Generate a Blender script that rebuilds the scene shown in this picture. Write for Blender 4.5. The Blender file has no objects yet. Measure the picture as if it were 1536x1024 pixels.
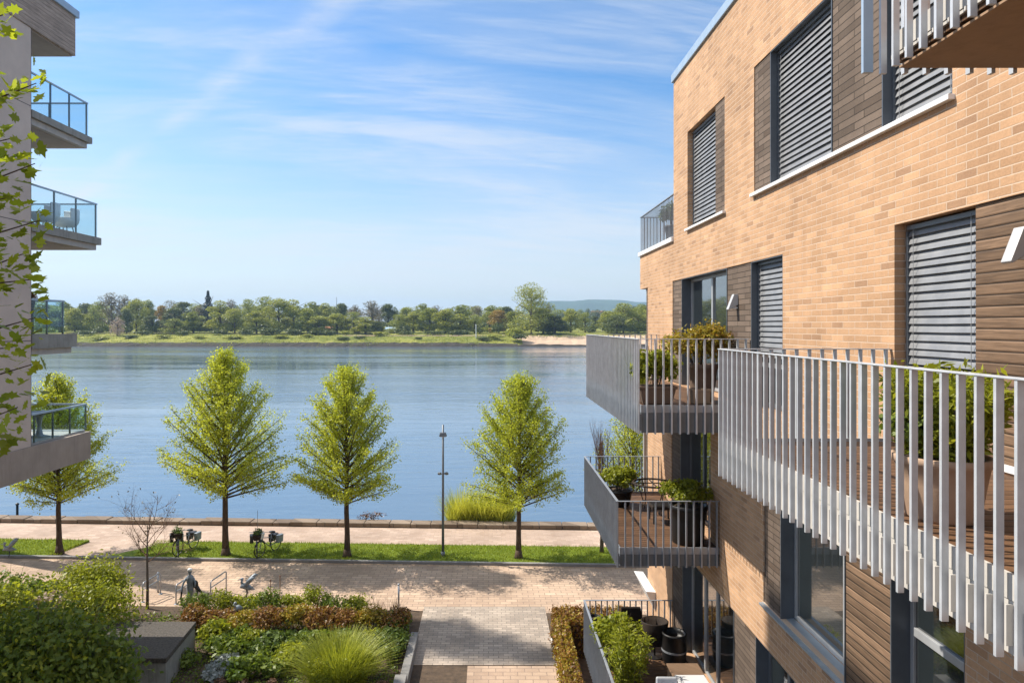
import bpy, math, random
import numpy as np
from mathutils import Vector, Matrix
SC = bpy.context.scene
COL = SC.collection
R = math.radians
CAMZ = 10.0
# ---------------------------------------------------------------- helpers
ORG = {}                      # world origin of every object made here
def tag(o, label=None, cat=None, group=None, kind=None):
    if label: o['label'] = label
    if cat: o['category'] = cat
    if group: o['group'] = group
    if kind: o['kind'] = kind
    return o
def thing(name, label, cat, loc=(0, 0, 0), group=None, rz=0.0):
    o = bpy.data.objects.new(name, None); COL.objects.link(o)
    o.empty_display_size = 0.2
    o.location = loc; o.rotation_euler = (0, 0, rz)
    ORG[o.name] = Vector(loc)
    return tag(o, label, cat, group)
def link(o, parent=None, loc=(0, 0, 0)):
    COL.objects.link(o)
    if parent is not None: o.parent = parent
    o.location = loc
    return o
def copy_tree(o, parent=None, top=True):
    c = o.copy(); COL.objects.link(c)
    if parent is not None: c.parent = parent
    for ch in list(o.children): copy_tree(ch, c, False)
    return c
class MB:
    """collects shapes in world coordinates; build() links them as ONE mesh object"""
    def __init__(s): s.v = []; s.f = []
    def add(s, vs, fs):
        n = len(s.v); s.v += [tuple(p) for p in vs]; s.f += [tuple(i + n for i in f) for f in fs]; return s
    def box(s, x0, x1, y0, y1, z0, z1):
        v = [(x0,y0,z0),(x1,y0,z0),(x1,y1,z0),(x0,y1,z0),(x0,y0,z1),(x1,y0,z1),(x1,y1,z1),(x0,y1,z1)]
        return s.add(v, [(0,3,2,1),(4,5,6,7),(0,1,5,4),(1,2,6,5),(2,3,7,6),(3,0,4,7)])
    def hexa(s, v): return s.add(v, [(0,3,2,1),(4,5,6,7),(0,1,5,4),(1,2,6,5),(2,3,7,6),(3,0,4,7)])
    def quad(s, a, b, c, d): return s.add([a, b, c, d], [(0, 1, 2, 3)])
    def prism(s, poly, h0, h1, axis='z'):
        n = len(poly)
        f = {'z': lambda p, h: (p[0], p[1], h), 'y': lambda p, h: (p[0], h, p[1]), 'x': lambda p, h: (h, p[0], p[1])}[axis]
        v = [f(p, h0) for p in poly] + [f(p, h1) for p in poly]
        fs = [(i, (i+1) % n, (i+1) % n + n, i + n) for i in range(n)]
        return s.add(v, fs + [tuple(range(n-1, -1, -1)), tuple(range(n, 2*n))])
    def tube(s, pts, rad, n=6, cap=True):
        pts = [Vector(p) for p in pts]
        if not hasattr(rad, '__len__'): rad = [rad] * len(pts)
        rings = []
        for i, p in enumerate(pts):
            d = (pts[min(i+1, len(pts)-1)] - pts[max(i-1, 0)])
            d = d.normalized() if d.length > 1e-9 else Vector((0, 0, 1))
            u = d.cross(Vector((0, 0, 1)) if abs(d.z) < .92 else Vector((1, 0, 0))).normalized(); w = d.cross(u)
            rings.append([p + (u * math.cos(2*math.pi*k/n) + w * math.sin(2*math.pi*k/n)) * rad[i] for k in range(n)])
        v = [q for r in rings for q in r]; f = []
        for i in range(len(pts)-1):
            for k in range(n):
                f.append((i*n+k, i*n+(k+1) % n, (i+1)*n+(k+1) % n, (i+1)*n+k))
        if cap: f += [tuple(range(n-1, -1, -1)), tuple((len(pts)-1)*n+k for k in range(n))]
        return s.add(v, f)
    def lathe(s, prof, c, n=20, sx=1.0, sy=1.0):
        v = []; f = []
        for r, z in prof:
            for k in range(n):
                a = 2*math.pi*k/n
                v.append((c[0] + r*sx*math.cos(a), c[1] + r*sy*math.sin(a), c[2] + z))
        m = len(prof)
        for i in range(m-1):
            for k in range(n):
                f.append((i*n+k, i*n+(k+1) % n, (i+1)*n+(k+1) % n, (i+1)*n+k))
        f += [tuple(range(n-1, -1, -1)), tuple((m-1)*n+k for k in range(n))]
        return s.add(v, f)
    def blob(s, c, r, n=12, m=8, axis=None):
        prof = [(max(1e-3, math.sin(math.pi*i/m)), -math.cos(math.pi*i/m)) for i in range(m+1)]
        t = MB().lathe(prof, (0, 0, 0), n)
        M = axis.to_matrix() if axis is not None else Matrix.Identity(3)
        return s.add([Vector(c) + M @ Vector((p[0]*r[0], p[1]*r[1], p[2]*r[2])) for p in t.v], t.f)
    def build(s, name, mat, parent=None, smooth=False, bevel=0.0, origin=None):
        o0 = ORG[parent.name] if (parent is not None and origin is None) else Vector(origin or (0, 0, 0))
        me = bpy.data.meshes.new(name)
        me.from_pydata([(p[0]-o0.x, p[1]-o0.y, p[2]-o0.z) for p in s.v], [], s.f); me.update()
        if smooth: me.shade_smooth()
        o = bpy.data.objects.new(name, me); COL.objects.link(o)
        me.materials.append(mat)
        if parent is not None: o.parent = parent
        else: o.location = o0
        ORG[o.name] = o0.copy()
        if bevel:
            b = o.modifiers.new('bevel', 'BEVEL'); b.width = bevel; b.segments = 2; b.limit_method = 'ANGLE'
        return o
# ---------------------------------------------------------------- materials
class NT:
    def __init__(s, name):
        s.m = bpy.data.materials.new(name); s.m.use_nodes = True
        s.t = s.m.node_tree; s.t.nodes.clear()
        s.out = s.n('ShaderNodeOutputMaterial')
    def n(s, typ, **kw):
        o = s.t.nodes.new(typ)
        for k, v in kw.items():
            if k[0] == '_': continue
            setattr(o, k, v)
        return o
    def l(s, a, b): s.t.links.new(a, b)
    def setin(s, node, **kw):
        for k, v in kw.items():
            k = k.replace('_', ' ')
            if hasattr(v, 'is_linked') or isinstance(v, bpy.types.NodeSocket): s.l(v, node.inputs[k])
            else: node.inputs[k].default_value = v
        return node
    def coord(s, kind='Object'):
        return s.n('ShaderNodeTexCoord').outputs[kind]
    def mapping(s, vec, scale=(1, 1, 1), rot=(0, 0, 0)):
        m = s.n('ShaderNodeMapping'); s.l(vec, m.inputs['Vector'])
        m.inputs['Scale'].default_value = scale; m.inputs['Rotation'].default_value = rot
        return m.outputs['Vector']
    def noise(s, vec, scale, detail=4, rough=.55, dist=0.0):
        n = s.n('ShaderNodeTexNoise'); s.l(vec, n.inputs['Vector'])
        n.inputs['Scale'].default_value = scale; n.inputs['Detail'].default_value = detail
        n.inputs['Roughness'].default_value = rough; n.inputs['Distortion'].default_value = dist
        return n.outputs['Fac']
    def ramp(s, fac, stops):
        r = s.n('ShaderNodeValToRGB'); s.l(fac, r.inputs['Fac'])
        e = r.color_ramp.elements
        while len(e) < len(stops): e.new(.5)
        for i, (p, c) in enumerate(stops):
            e[i].position = p; e[i].color = tuple(c) + (1,) if len(c) == 3 else c
        return r.outputs['Color']
    def math(s, op, a, b=None, c=None):
        m = s.n('ShaderNodeMath', operation=op)
        for i, x in enumerate((a, b, c)):
            if x is None: continue
            if isinstance(x, bpy.types.NodeSocket): s.l(x, m.inputs[i])
            else: m.inputs[i].default_value = x
        return m.outputs[0]
    def mix(s, fac, a, b, mode='MIX'):
        m = s.n('ShaderNodeMix', data_type='RGBA', blend_type=mode)
        for i, x in ((0, fac), (6, a), (7, b)):
            if isinstance(x, bpy.types.NodeSocket): s.l(x, m.inputs[i])
            else: m.inputs[i].default_value = (x if i == 0 else (tuple(x) + (1,) if len(x) == 3 else x))
        return m.outputs[2]
    def bump(s, h, strength=.3, dist=.02):
        b = s.n('ShaderNodeBump'); s.l(h, b.inputs['Height'])
        b.inputs['Strength'].default_value = strength; b.inputs['Distance'].default_value = dist
        return b.outputs['Normal']
    def bsdf(s, color, rough=.6, metal=0.0, spec=.4, normal=None, **kw):
        p = s.n('ShaderNodeBsdfPrincipled')
        if isinstance(color, bpy.types.NodeSocket): s.l(color, p.inputs['Base Color'])
        else: p.inputs['Base Color'].default_value = tuple(color) + (1,)
        if isinstance(rough, bpy.types.NodeSocket): s.l(rough, p.inputs['Roughness'])
        else: p.inputs['Roughness'].default_value = rough
        p.inputs['Metallic'].default_value = metal; p.inputs['Specular IOR Level'].default_value = spec
        if normal is not None: s.l(normal, p.inputs['Normal'])
        for k, v in kw.items(): p.inputs[k.replace('_', ' ')].default_value = v
        s.l(p.outputs[0], s.out.inputs['Surface'])
        return p
def sc(c, k): return tuple(x * k for x in c)
def plain(name, col, rough=.55, metal=0.0, var=.14, scale=3.0, bump=.0, spec=.4, grime=0.0):
    t = NT(name); v = t.coord()
    n = t.noise(v, scale, 5, .6)
    c = t.ramp(n, [(.3, sc(col, 1 - var)), (.7, sc(col, 1 + var))])
    if grime:
        g = t.noise(t.mapping(v, (6, 6, .7)), 1.5, 5, .65)
        c = t.mix(t.ramp(g, [(.5, (0, 0, 0)), (.75, (grime, grime, grime))]), c, sc(col, .45))
    nm = t.bump(t.noise(v, scale * 14, 4, .6), bump, .01) if bump else None
    rr = t.math('MULTIPLY_ADD', n, .25, rough - .12)
    t.bsdf(c, rr, metal, spec, nm)
    return t.m
def wallvec(t):
    """(x+y, z) so that walls facing x or y both get upright courses"""
    s = t.n('ShaderNodeSeparateXYZ'); t.l(t.coord(), s.inputs[0])
    c = t.n('ShaderNodeCombineXYZ')
    t.l(t.math('ADD', s.outputs['X'], s.outputs['Y']), c.inputs['X']); t.l(s.outputs['Z'], c.inputs['Y'])
    return c.outputs[0], s
def brick_mat(name, c1, c2, mortar, bw=.40, rh=.118, ms=.008, wall=True, bump=.5, stain=.12, off=.5, rough=.85, hue2=None):
    t = NT(name)
    if wall: v, _ = wallvec(t)
    else: v = t.coord()
    wob = t.n('ShaderNodeTexNoise'); t.l(v, wob.inputs['Vector']); wob.inputs['Scale'].default_value = 4.0
    vm = t.n('ShaderNodeVectorMath', operation='MULTIPLY_ADD'); t.l(wob.outputs['Color'], vm.inputs[0])
    vm.inputs[1].default_value = (.012, .008, 0); t.l(v, vm.inputs[2]); vv = vm.outputs[0]
    b = t.n('ShaderNodeTexBrick'); t.l(vv, b.inputs['Vector']); b.offset = off
    t.setin(b, Scale=1.0, Mortar_Size=ms, Mortar_Smooth=.25, Bias=0.0, Brick_Width=bw, Row_Height=rh,
            Color1=(0, 0, 0, 1), Color2=(1, 1, 1, 1), Mortar=(.5, .5, .5, 1))
    stops = [(.0, c2), (.35, [.5*(x+y) for x, y in zip(c1, c2)]), (.8, c1), (1.0, sc(c1, 1.14))]
    if hue2: stops = [(0, hue2), (.12, c2)] + stops[1:]
    col = t.ramp(b.outputs['Color'], stops)
    fine = t.noise(v, 38, 5, .65)
    col = t.mix(.30, col, t.ramp(fine, [(.25, (.35, .35, .35)), (.75, (1.15, 1.15, 1.15))]), 'MULTIPLY')
    big = t.noise(v, .45, 5, .6)
    col = t.mix(stain * 3, col, t.ramp(big, [(.35, (.72, .7, .68)), (.65, (1.08, 1.06, 1.04))]), 'MULTIPLY')
    if wall:
        stk = t.noise(t.mapping(v, (2.2, .16, 1)), 1.6, 5, .62)
        col = t.mix(.55, col, t.ramp(stk, [(.42, (1.03, 1.02, 1.0)), (.66, (.80, .78, .76))]), 'MULTIPLY')
    col = t.mix(b.outputs['Fac'], col, mortar)
    h = t.math('SUBTRACT', t.math('MULTIPLY', fine, .35), b.outputs['Fac'])
    h = t.math('ADD', h, t.math('MULTIPLY', b.outputs['Color'], .25))
    t.bsdf(col, rough, 0, .25, t.bump(h, bump, .012))
    return t.m
def board_mat(name, col, pitch=.085, axis='Z', rough=.7, var=.35, gap=.07, bump=.6, across='XY'):
    """boards of one pitch along axis, each its own tone, dark open joints"""
    t = NT(name); v = t.coord()
    s = t.n('ShaderNodeSeparateXYZ'); t.l(v, s.inputs[0])
    a = t.math('DIVIDE', s.outputs[axis], pitch)
    fr = t.math('FRACT', a); idx = t.math('FLOOR', a)
    wn = t.n('ShaderNodeTexWhiteNoise', noise_dimensions='1D'); t.l(idx, wn.inputs['W'])
    tone = t.ramp(wn.outputs['Value'], [(0, sc(col, 1 - var)), (1, sc(col, 1 + var))])
    # grain runs along the board; shift by board so it does not line up
    c = t.n('ShaderNodeCombineXYZ')
    along = t.math('ADD', s.outputs['X'], s.outputs['Y']) if axis == 'Z' else (s.outputs['X'] if axis == 'Y' else s.outputs['Y'])
    other = s.outputs['Z'] if axis == 'Z' else s.outputs[axis]
    t.l(t.math('MULTIPLY', along, 1.6), c.inputs['X']); t.l(t.math('MULTIPLY', other, 30.0), c.inputs['Y']); t.l(t.math('MULTIPLY', idx, 7.3), c.inputs['Z'])
    g = t.noise(c.outputs[0], 1.6, 5, .6, .6)
    col2 = t.mix(.8, tone, t.ramp(g, [(.3, (.45, .43, .42)), (.7, (1.3, 1.28, 1.25))]), 'MULTIPLY')
    w = t.noise(v, 1.3, 4, .6)
    col2 = t.mix(.5, col2, t.ramp(w, [(.35, (.7, .7, .7)), (.7, (1.2, 1.17, 1.12))]), 'MULTIPLY')
    e = t.math('MINIMUM', fr, t.math('SUBTRACT', 1.0, fr))
    joint = t.math('LESS_THAN', e, gap)
    col2 = t.mix(joint, col2, sc(col, .12))
    h = t.math('ADD', t.math('MINIMUM', t.math('MULTIPLY', e, 6.0), 1.0), t.math('MULTIPLY', g, .15))
    t.bsdf(col2, rough, 0, .3, t.bump(h, bump, .012))
    return t.m
def leaf_mat(name, dark, light, trans=.35, rough=.45, hue=None, spec=.35):
    t = NT(name)
    a = t.n('ShaderNodeAttribute', attribute_name='rnd')
    v = t.coord()
    n = t.noise(v, .9, 3, .6)
    f = t.math('ADD', t.math('MULTIPLY', a.outputs['Fac'], .6), t.math('MULTIPLY', n, .45))
    stops = [(.15, dark), (.8, light)]
    if hue: stops = [(.12, dark), (.6, light), (.92, hue)]
    c = t.ramp(f, stops)
    p = t.bsdf(c, rough, 0, spec)
    tr = t.n('ShaderNodeBsdfTranslucent'); t.l(t.mix(.6, c, (1.3, 1.25, .6), 'MULTIPLY'), tr.inputs['Color'])
    mx = t.n('ShaderNodeMixShader'); mx.inputs[0].default_value = trans
    t.l(p.outputs[0], mx.inputs[1]); t.l(tr.outputs[0], mx.inputs[2]); t.l(mx.outputs[0], t.out.inputs['Surface'])
    return t.m
def glass_mat(name, tint, refl=.12, rough=.02):
    t = NT(name)
    tr = t.n('ShaderNodeBsdfTransparent'); tr.inputs['Color'].default_value = tuple(tint) + (1,)
    gl = t.n('ShaderNodeBsdfGlossy'); gl.inputs['Roughness'].default_value = rough
    lw = t.n('ShaderNodeLayerWeight')
    f = t.math('MULTIPLY_ADD', t.math('POWER', lw.outputs['Facing'], 4.0), .55, refl)
    mx = t.n('ShaderNodeMixShader'); t.l(f, mx.inputs[0]); t.l(tr.outputs[0], mx.inputs[1]); t.l(gl.outputs[0], mx.inputs[2])
    t.l(mx.outputs[0], t.out.inputs['Surface'])
    return t.m
M = {}
M['brick'] = brick_mat('sand brick', (.615, .382, .226), (.54, .328, .190), (.62, .465, .34), bw=.29, rh=.086, ms=.007, hue2=(.43, .262, .160), bump=1.0, stain=.24)
M['wood'] = brick_mat('dark rough brown cladding', (.190, .145, .115), (.135, .102, .080), (.045, .034, .026), bw=.62, rh=.10, ms=.007, hue2=(.115, .082, .062), bump=.9, stain=.25, off=.37)
M['woodwarm'] = board_mat('warm board cladding', (.205, .132, .083), .105, 'Z', var=.32, gap=.05)
M['deck'] = board_mat('brown decking', (.15, .082, .045), .14, 'Y', var=.22, gap=.04, rough=.6)
M['bar'] = plain('galvanised bars', (.55, .57, .60), .42, .3, .12, 6, grime=.38)
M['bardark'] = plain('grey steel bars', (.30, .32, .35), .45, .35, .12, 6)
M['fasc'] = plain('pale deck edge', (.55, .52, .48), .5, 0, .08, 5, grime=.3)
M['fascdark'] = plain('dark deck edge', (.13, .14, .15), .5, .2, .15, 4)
M['soffit'] = plain('brown soffit boards', (.36, .23, .14), .7, 0, .12, 2.5, .2, grime=.3)
M['jamb'] = plain('slate grey metal jamb', (.115, .13, .15), .45, .3, .10, 4)
M['frame'] = plain('window frame grey', (.16, .175, .195), .4, .3, .08, 5)
M['framelight'] = plain('pale frame', (.42, .43, .44), .4, .3, .08, 5)
M['slat'] = plain('aluminium slats', (.265, .27, .278), .42, .25, .10, 5)
M['sill'] = plain('white sill', (.78, .78, .77), .4, 0, .05, 4, grime=.15)
M['silld'] = plain('zinc sill', (.36, .42, .48), .38, .4, .08, 4)
M['bluemetal'] = plain('blue grey coping', (.36, .46, .57), .4, .2, .08, 3)
def _pane():
    t = NT('dark window glass'); v = t.coord()
    nb = t.bump(t.noise(v, .8, 2), .02, .05)
    p = t.bsdf((.020, .026, .028), .1, 0, .5, nb)
    gl = t.n('ShaderNodeBsdfGlossy'); gl.inputs['Roughness'].default_value = .015; t.l(nb, gl.inputs['Normal'])
    lw = t.n('ShaderNodeLayerWeight'); f = t.math('MULTIPLY_ADD', t.math('POWER', lw.outputs['Facing'], 3.0), .75, .12)
    mx = t.n('ShaderNodeMixShader'); t.l(f, mx.inputs[0]); t.l(p.outputs[0], mx.inputs[1]); t.l(gl.outputs[0], mx.inputs[2]); t.l(mx.outputs[0], t.out.inputs['Surface'])
    return t.m
M['pane'] = _pane()
M['balglass'] = glass_mat('bluish balustrade glass', (.86, .94, .97), .03)
M['white'] = plain('white paint', (.78, .78, .77), .45, 0, .05, 4)
M['lamp'] = plain('pale lamp casing', (.48, .48, .48), .4, .1, .06, 4)
M['black'] = plain('black plastic', (.010, .0095, .0095), .45, 0, .2, 5)
M['rattan'] = board_mat('dark rattan', (.040, .026, .018), .022, 'Z', var=.3, gap=.12)
M['terra'] = plain('terracotta', (.42, .285, .195), .75, 0, .12, 4, .15, grime=.35)
M['potbeige'] = plain('beige pot', (.33, .25, .19), .7, 0, .12, 4, .15, grime=.3)
M['potbrown'] = plain('dark brown pot', (.15, .10, .072), .7, 0, .15, 4, .15, grime=.3)
M['stonetop'] = plain('grey table top', (.62, .62, .62), .4, 0, .06, 3)
def _leftwall():
    t = NT('pinkish grey render panels'); v, s = wallvec(t)
    b = t.n('ShaderNodeTexBrick'); t.l(v, b.inputs['Vector']); b.offset = 0.0
    t.setin(b, Scale=1.0, Mortar_Size=.012, Mortar_Smooth=.1, Brick_Width=1.55, Row_Height=3.2, Color1=(.53, .455, .40, 1), Color2=(.56, .48, .425, 1), Mortar=(.15, .13, .13, 1))
    n = t.noise(v, 1.2, 6, .65)
    c = t.mix(.5, b.outputs['Color'], t.ramp(n, [(.3, (.75, .74, .74)), (.7, (1.15, 1.14, 1.13))]), 'MULTIPLY')
    h = t.math('SUBTRACT', t.math('MULTIPLY', t.noise(v, 30, 4), .3), b.outputs['Fac'])
    t.bsdf(c, .8, 0, .25, t.bump(h, .35, .01)); return t.m
M['leftwall'] = _leftwall()
M['leftwood'] = board_mat('weathered wood band', (.40, .33, .28), .11, 'Z', var=.12, gap=.03, bump=.3)
M['leftband'] = plain('brown grey band', (.34, .285, .245), .75, 0, .12, 1.6, .3, grime=.35)
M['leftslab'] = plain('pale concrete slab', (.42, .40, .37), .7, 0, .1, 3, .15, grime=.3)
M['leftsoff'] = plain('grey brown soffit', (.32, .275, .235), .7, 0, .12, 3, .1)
M['conc'] = plain('stained concrete', (.27, .27, .25), .85, 0, .22, 2.2, .4, grime=.6)
M['darkgravel'] = plain('dark gravel', (.085, .075, .065), .95, 0, .5, 18, .8)
M['stone'] = brick_mat('river wall stone', (.30, .235, .18), (.19, .145, .11), (.13, .105, .08), 1.1, .5, .02, True, .8, .25)
M['kerb'] = plain('kerb stone', (.23, .22, .21), .85, 0, .15, 3, .3)
M['pave'] = brick_mat('tan clinker paving', (.57, .425, .315), (.48, .35, .26), (.24, .18, .14), .42, .21, .012, False, .4, .36, rough=.85)
M['prom'] = brick_mat('pale promenade paving', (.52, .40, .325), (.45, .335, .265), (.33, .25, .20), .40, .20, .010, False, .35, .30, rough=.85)
M['grey_pave'] = brick_mat('grey paving', (.48, .405, .335), (.37, .315, .265), (.20, .175, .15), .30, .15, .010, False, .45, .36, rough=.85)
M['soil'] = plain('brown soil', (.085, .058, .038), .95, 0, .4, 5, .8)
M['lawnblade'] = leaf_mat('lawn blades', (.13, .19, .016), (.32, .37, .045), .4)
def _grassground():
    t = NT('mown grass'); v = t.coord()
    n = t.noise(v, 1.1, 6, .7); n2 = t.noise(v, 26, 4, .7)
    f = t.math('ADD', t.math('MULTIPLY', n, .6), t.math('MULTIPLY', n2, .45))
    c = t.ramp(f, [(.3, (.085, .135, .014)), (.55, (.165, .22, .022)), (.75, (.25, .27, .045))])
    t.bsdf(c, .9, 0, .2, t.bump(n2, .8, .04)); return t.m
M['grass'] = _grassground()
def _bank():
    t = NT('river meadow'); v = t.coord()
    n = t.noise(v, .035, 6, .65); n2 = t.noise(v, .35, 5, .7)
    f = t.math('ADD', t.math('MULTIPLY', n, .6), t.math('MULTIPLY', n2, .45))
    c = t.ramp(f, [(.36, (.055, .078, .018)), (.48, (.15, .17, .030)), (.60, (.29, .285, .06))])
    t.bsdf(c, .95, 0, .15); return t.m
M['bank'] = _bank()
M['sand'] = plain('river sand', (.50, .36, .25), .95, 0, .12, .15)
M['riprap'] = plain('dark bank stones', (.042, .034, .026), .95, 0, .55, .6)
M['hill'] = plain('wooded hill', (.05, .075, .035), .95, 0, .3, .01)
M['farroad'] = plain('dry track', (.36, .27, .20), .95, 0, .15, .1)
def _water():
    t = NT('river water'); v = t.coord()
    a = t.noise(t.mapping(v, (.32, .95, 1)), 1.0, 5, .6, .6)
    b = t.noise(t.mapping(v, (.035, .11, 1)), 1.0, 4, .6, .4)
    cst = t.noise(t.mapping(v, (.006, .03, 1)), 1.0, 4, .6, .5)
    h = t.math('ADD', t.math('MULTIPLY', a, .55), t.math('MULTIPLY', b, 1.4))
    amp = t.n('ShaderNodeMapRange'); t.l(cst, amp.inputs[0]); amp.inputs[1].default_value = .38; amp.inputs[2].default_value = .64; amp.inputs[3].default_value = .05; amp.inputs[4].default_value = .56; amp = amp.outputs[0]
    bn = t.n('ShaderNodeBump'); t.l(h, bn.inputs['Height']); t.l(amp, bn.inputs['Strength']); bn.inputs['Distance'].default_value = .35
    t.bsdf((.094, .155, .232), t.math('MULTIPLY_ADD', amp, .14, .035), 0, .5, bn.outputs['Normal'], IOR=1.33)
    return t.m
M['water'] = _water()
def _bark(name, c):
    t = NT(name); v = t.coord()
    n = t.noise(t.mapping(v, (1, 1, .22)), 22, 5, .7)
    t.bsdf(t.ramp(n, [(.3, sc(c, .5)), (.7, sc(c, 1.4))]), .9, 0, .2, t.bump(n, .7, .02)); return t.m
M['bark'] = _bark('brown bark', (.095, .066, .047))
M['barkgrey'] = _bark('grey bark', (.15, .12, .10))
M['barkred'] = _bark('reddish bare twigs', (.20, .12, .085))
M['lf_av'] = leaf_mat('spring leaves', (.235, .285, .026), (.57, .60, .078), .62)
M['lf_reed'] = leaf_mat('reed blades', (.28, .31, .03), (.62, .60, .12), .55)
M['lf_near'] = leaf_mat('near leaves', (.15, .21, .018), (.40, .45, .04), .6)
M['lf_dark'] = leaf_mat('dark shrub leaves', (.040, .075, .014), (.14, .195, .035), .3)
M['lf_mid'] = leaf_mat('mid green leaves', (.075, .125, .016), (.22, .28, .04), .45)
M['lf_lime'] = leaf_mat('lime leaves', (.14, .18, .014), (.40, .42, .04), .5)
M['lf_copper'] = leaf_mat('copper leaves', (.085, .036, .014), (.27, .125, .03), .3, hue=(.34, .27, .04))
M['lf_gold'] = leaf_mat('golden leaves', (.16, .13, .015), (.38, .31, .035), .35, hue=(.40, .16, .04))
M['lf_grass'] = leaf_mat('feathery grass', (.17, .21, .02), (.46, .48, .06), .45)
M['lf_silver'] = leaf_mat('silver leaves', (.14, .17, .16), (.34, .37, .36), .15)
M['lf_pink'] = leaf_mat('pinkish blossom', (.30, .22, .20), (.58, .46, .43), .3)
M['lf_brown'] = leaf_mat('dry brown flower heads', (.11, .06, .035), (.26, .15, .09), .1)
M['lf_far1'] = leaf_mat('far light leaves', (.20, .235, .035), (.44, .445, .08), .3)
M['lf_far2'] = leaf_mat('far mid leaves', (.15, .185, .030), (.35, .375, .065), .3)
M['lf_far3'] = leaf_mat('far dark leaves', (.070, .092, .030), (.175, .205, .058), .25)
M['lf_far4'] = leaf_mat('far brownish buds', (0.128, 0.108, 0.068), (0.255, 0.210, 0.128), .2)
M['lf_far5'] = leaf_mat('far orange leaves', (0.221, 0.156, 0.033), (0.429, 0.286, 0.065), .3)
M['lf_conif'] = leaf_mat('far conifer needles', (.010, .020, .016), (.028, .045, .030), .1)
M['statue'] = plain('blue grey bronze', (.25, .285, .32), .5, .2, .3, 9, .25, grime=.35)
M['statued'] = plain('dark bronze', (.045, .042, .042), .5, .3, .35, 9, .25)
M['rack'] = plain('brushed steel', (.40, .42, .45), .35, .6, .08, 6)
M['rust'] = plain('rusty stake', (.24, .12, .06), .8, .1, .3, 8)
M['pole'] = plain('grey lamp pole', (.17, .185, .21), .4, .3, .1, 4)
M['glow'] = plain('frosted lamp glass', (.7, .7, .68), .5, 0, .03, 4)
M['tarp'] = plain('pale blue tarpaulin', (.42, .58, .74), .5, 0, .08, .5)
M['hutwall'] = plain('hut boards', (.34, .24, .16), .8, 0, .2, .5)
M['hutroof'] = plain('hut roof', (.46, .40, .36), .8, 0, .15, .5)
M['hutred'] = plain('red tiles', (.42, .17, .085), .8, 0, .15, .5)
# ---------------------------------------------------------------- camera, sun, sky
cam = bpy.data.cameras.new('camera'); co = bpy.data.objects.new('camera', cam); COL.objects.link(co)
co.location = (0, 0, CAMZ); co.rotation_euler = (R(90), 0, 0)
cam.lens = 24.0; cam.sensor_width = 36.0
cam.shift_x = 35/1536; cam.shift_y = -23/1536
cam.clip_start = .05; cam.clip_end = 30000
SC.camera = co
SUNV = Vector((-1.0, .38, 1.20)).normalized()        # towards the sun
sun = bpy.data.lights.new('sun', 'SUN'); so = bpy.data.objects.new('sun', sun); COL.objects.link(so)
sun.energy = 4.4; sun.angle = R(.55); sun.color = (1.0, .93, .82)
so.rotation_euler = (-SUNV).to_track_quat('-Z', 'Y').to_euler(); so.location = (-30, 20, 60)
W_ = bpy.data.worlds.new('World'); SC.world = W_; W_.use_nodes = True
wt = W_.node_tree; wt.nodes.clear()
class WN(NT):
    def __init__(s): s.t = wt
w = WN()
sky = w.n('ShaderNodeTexSky', sky_type='NISHITA'); sky.sun_disc = False
sky.sun_elevation = math.asin(SUNV.z); sky.sun_rotation = math.atan2(SUNV.x, SUNV.y)
sky.altitude = 50; sky.air_density = 1.0; sky.dust_density = .6; sky.ozone_density = 2.2
geo = w.n('ShaderNodeTexCoord'); d = geo.outputs['Generated']
sp = w.n('ShaderNodeSeparateXYZ'); w.l(d, sp.inputs[0])
den = w.math('ADD', w.math('MAXIMUM', sp.outputs['Z'], 0.0), .16)
cb = w.n('ShaderNodeCombineXYZ')
w.l(w.math('DIVIDE', sp.outputs['X'], den), cb.inputs['X']); w.l(w.math('DIVIDE', sp.outputs['Y'], den), cb.inputs['Y'])
cv = cb.outputs[0]
rot = w.mapping(cv, (1, 1, 1), (0, 0, R(-14)))
wis = w.noise(w.mapping(rot, (.55, 1.9, 1)), 1.0, 9, .62, 1.1)
wis2 = w.noise(w.mapping(rot, (1.3, 7.0, 1)), 1.0, 8, .62, .8)
patch = w.noise(cv, .38, 4, .5, .3)
fine_ = w.noise(w.mapping(cv, (2.2, 15.0, 1), (0, 0, R(9))), 1.0, 9, .66, 1.4)
cl = w.math('MULTIPLY', w.math('ADD', w.math('MULTIPLY', wis, .68), w.math('ADD', w.math('MULTIPLY', wis2, .30), w.math('MULTIPLY', fine_, .14))), w.math('MULTIPLY_ADD', patch, 1.2, .36))
side_ = w.n('ShaderNodeMapRange'); sp3 = w.n('ShaderNodeSeparateXYZ'); w.l(cv, sp3.inputs[0]); w.l(sp3.outputs['X'], side_.inputs[0])
for k_, v_ in ((1, -.55), (2, .30), (3, 1.0), (4, .93)): side_.inputs[k_].default_value = v_
cl = w.math('MULTIPLY', cl, side_.outputs[0])
clf = w.ramp(cl, [(.40, (0, 0, 0)), (.50, (.17, .17, .17)), (.60, (.50, .50, .50)), (.76, (.85, .85, .85))])
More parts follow.
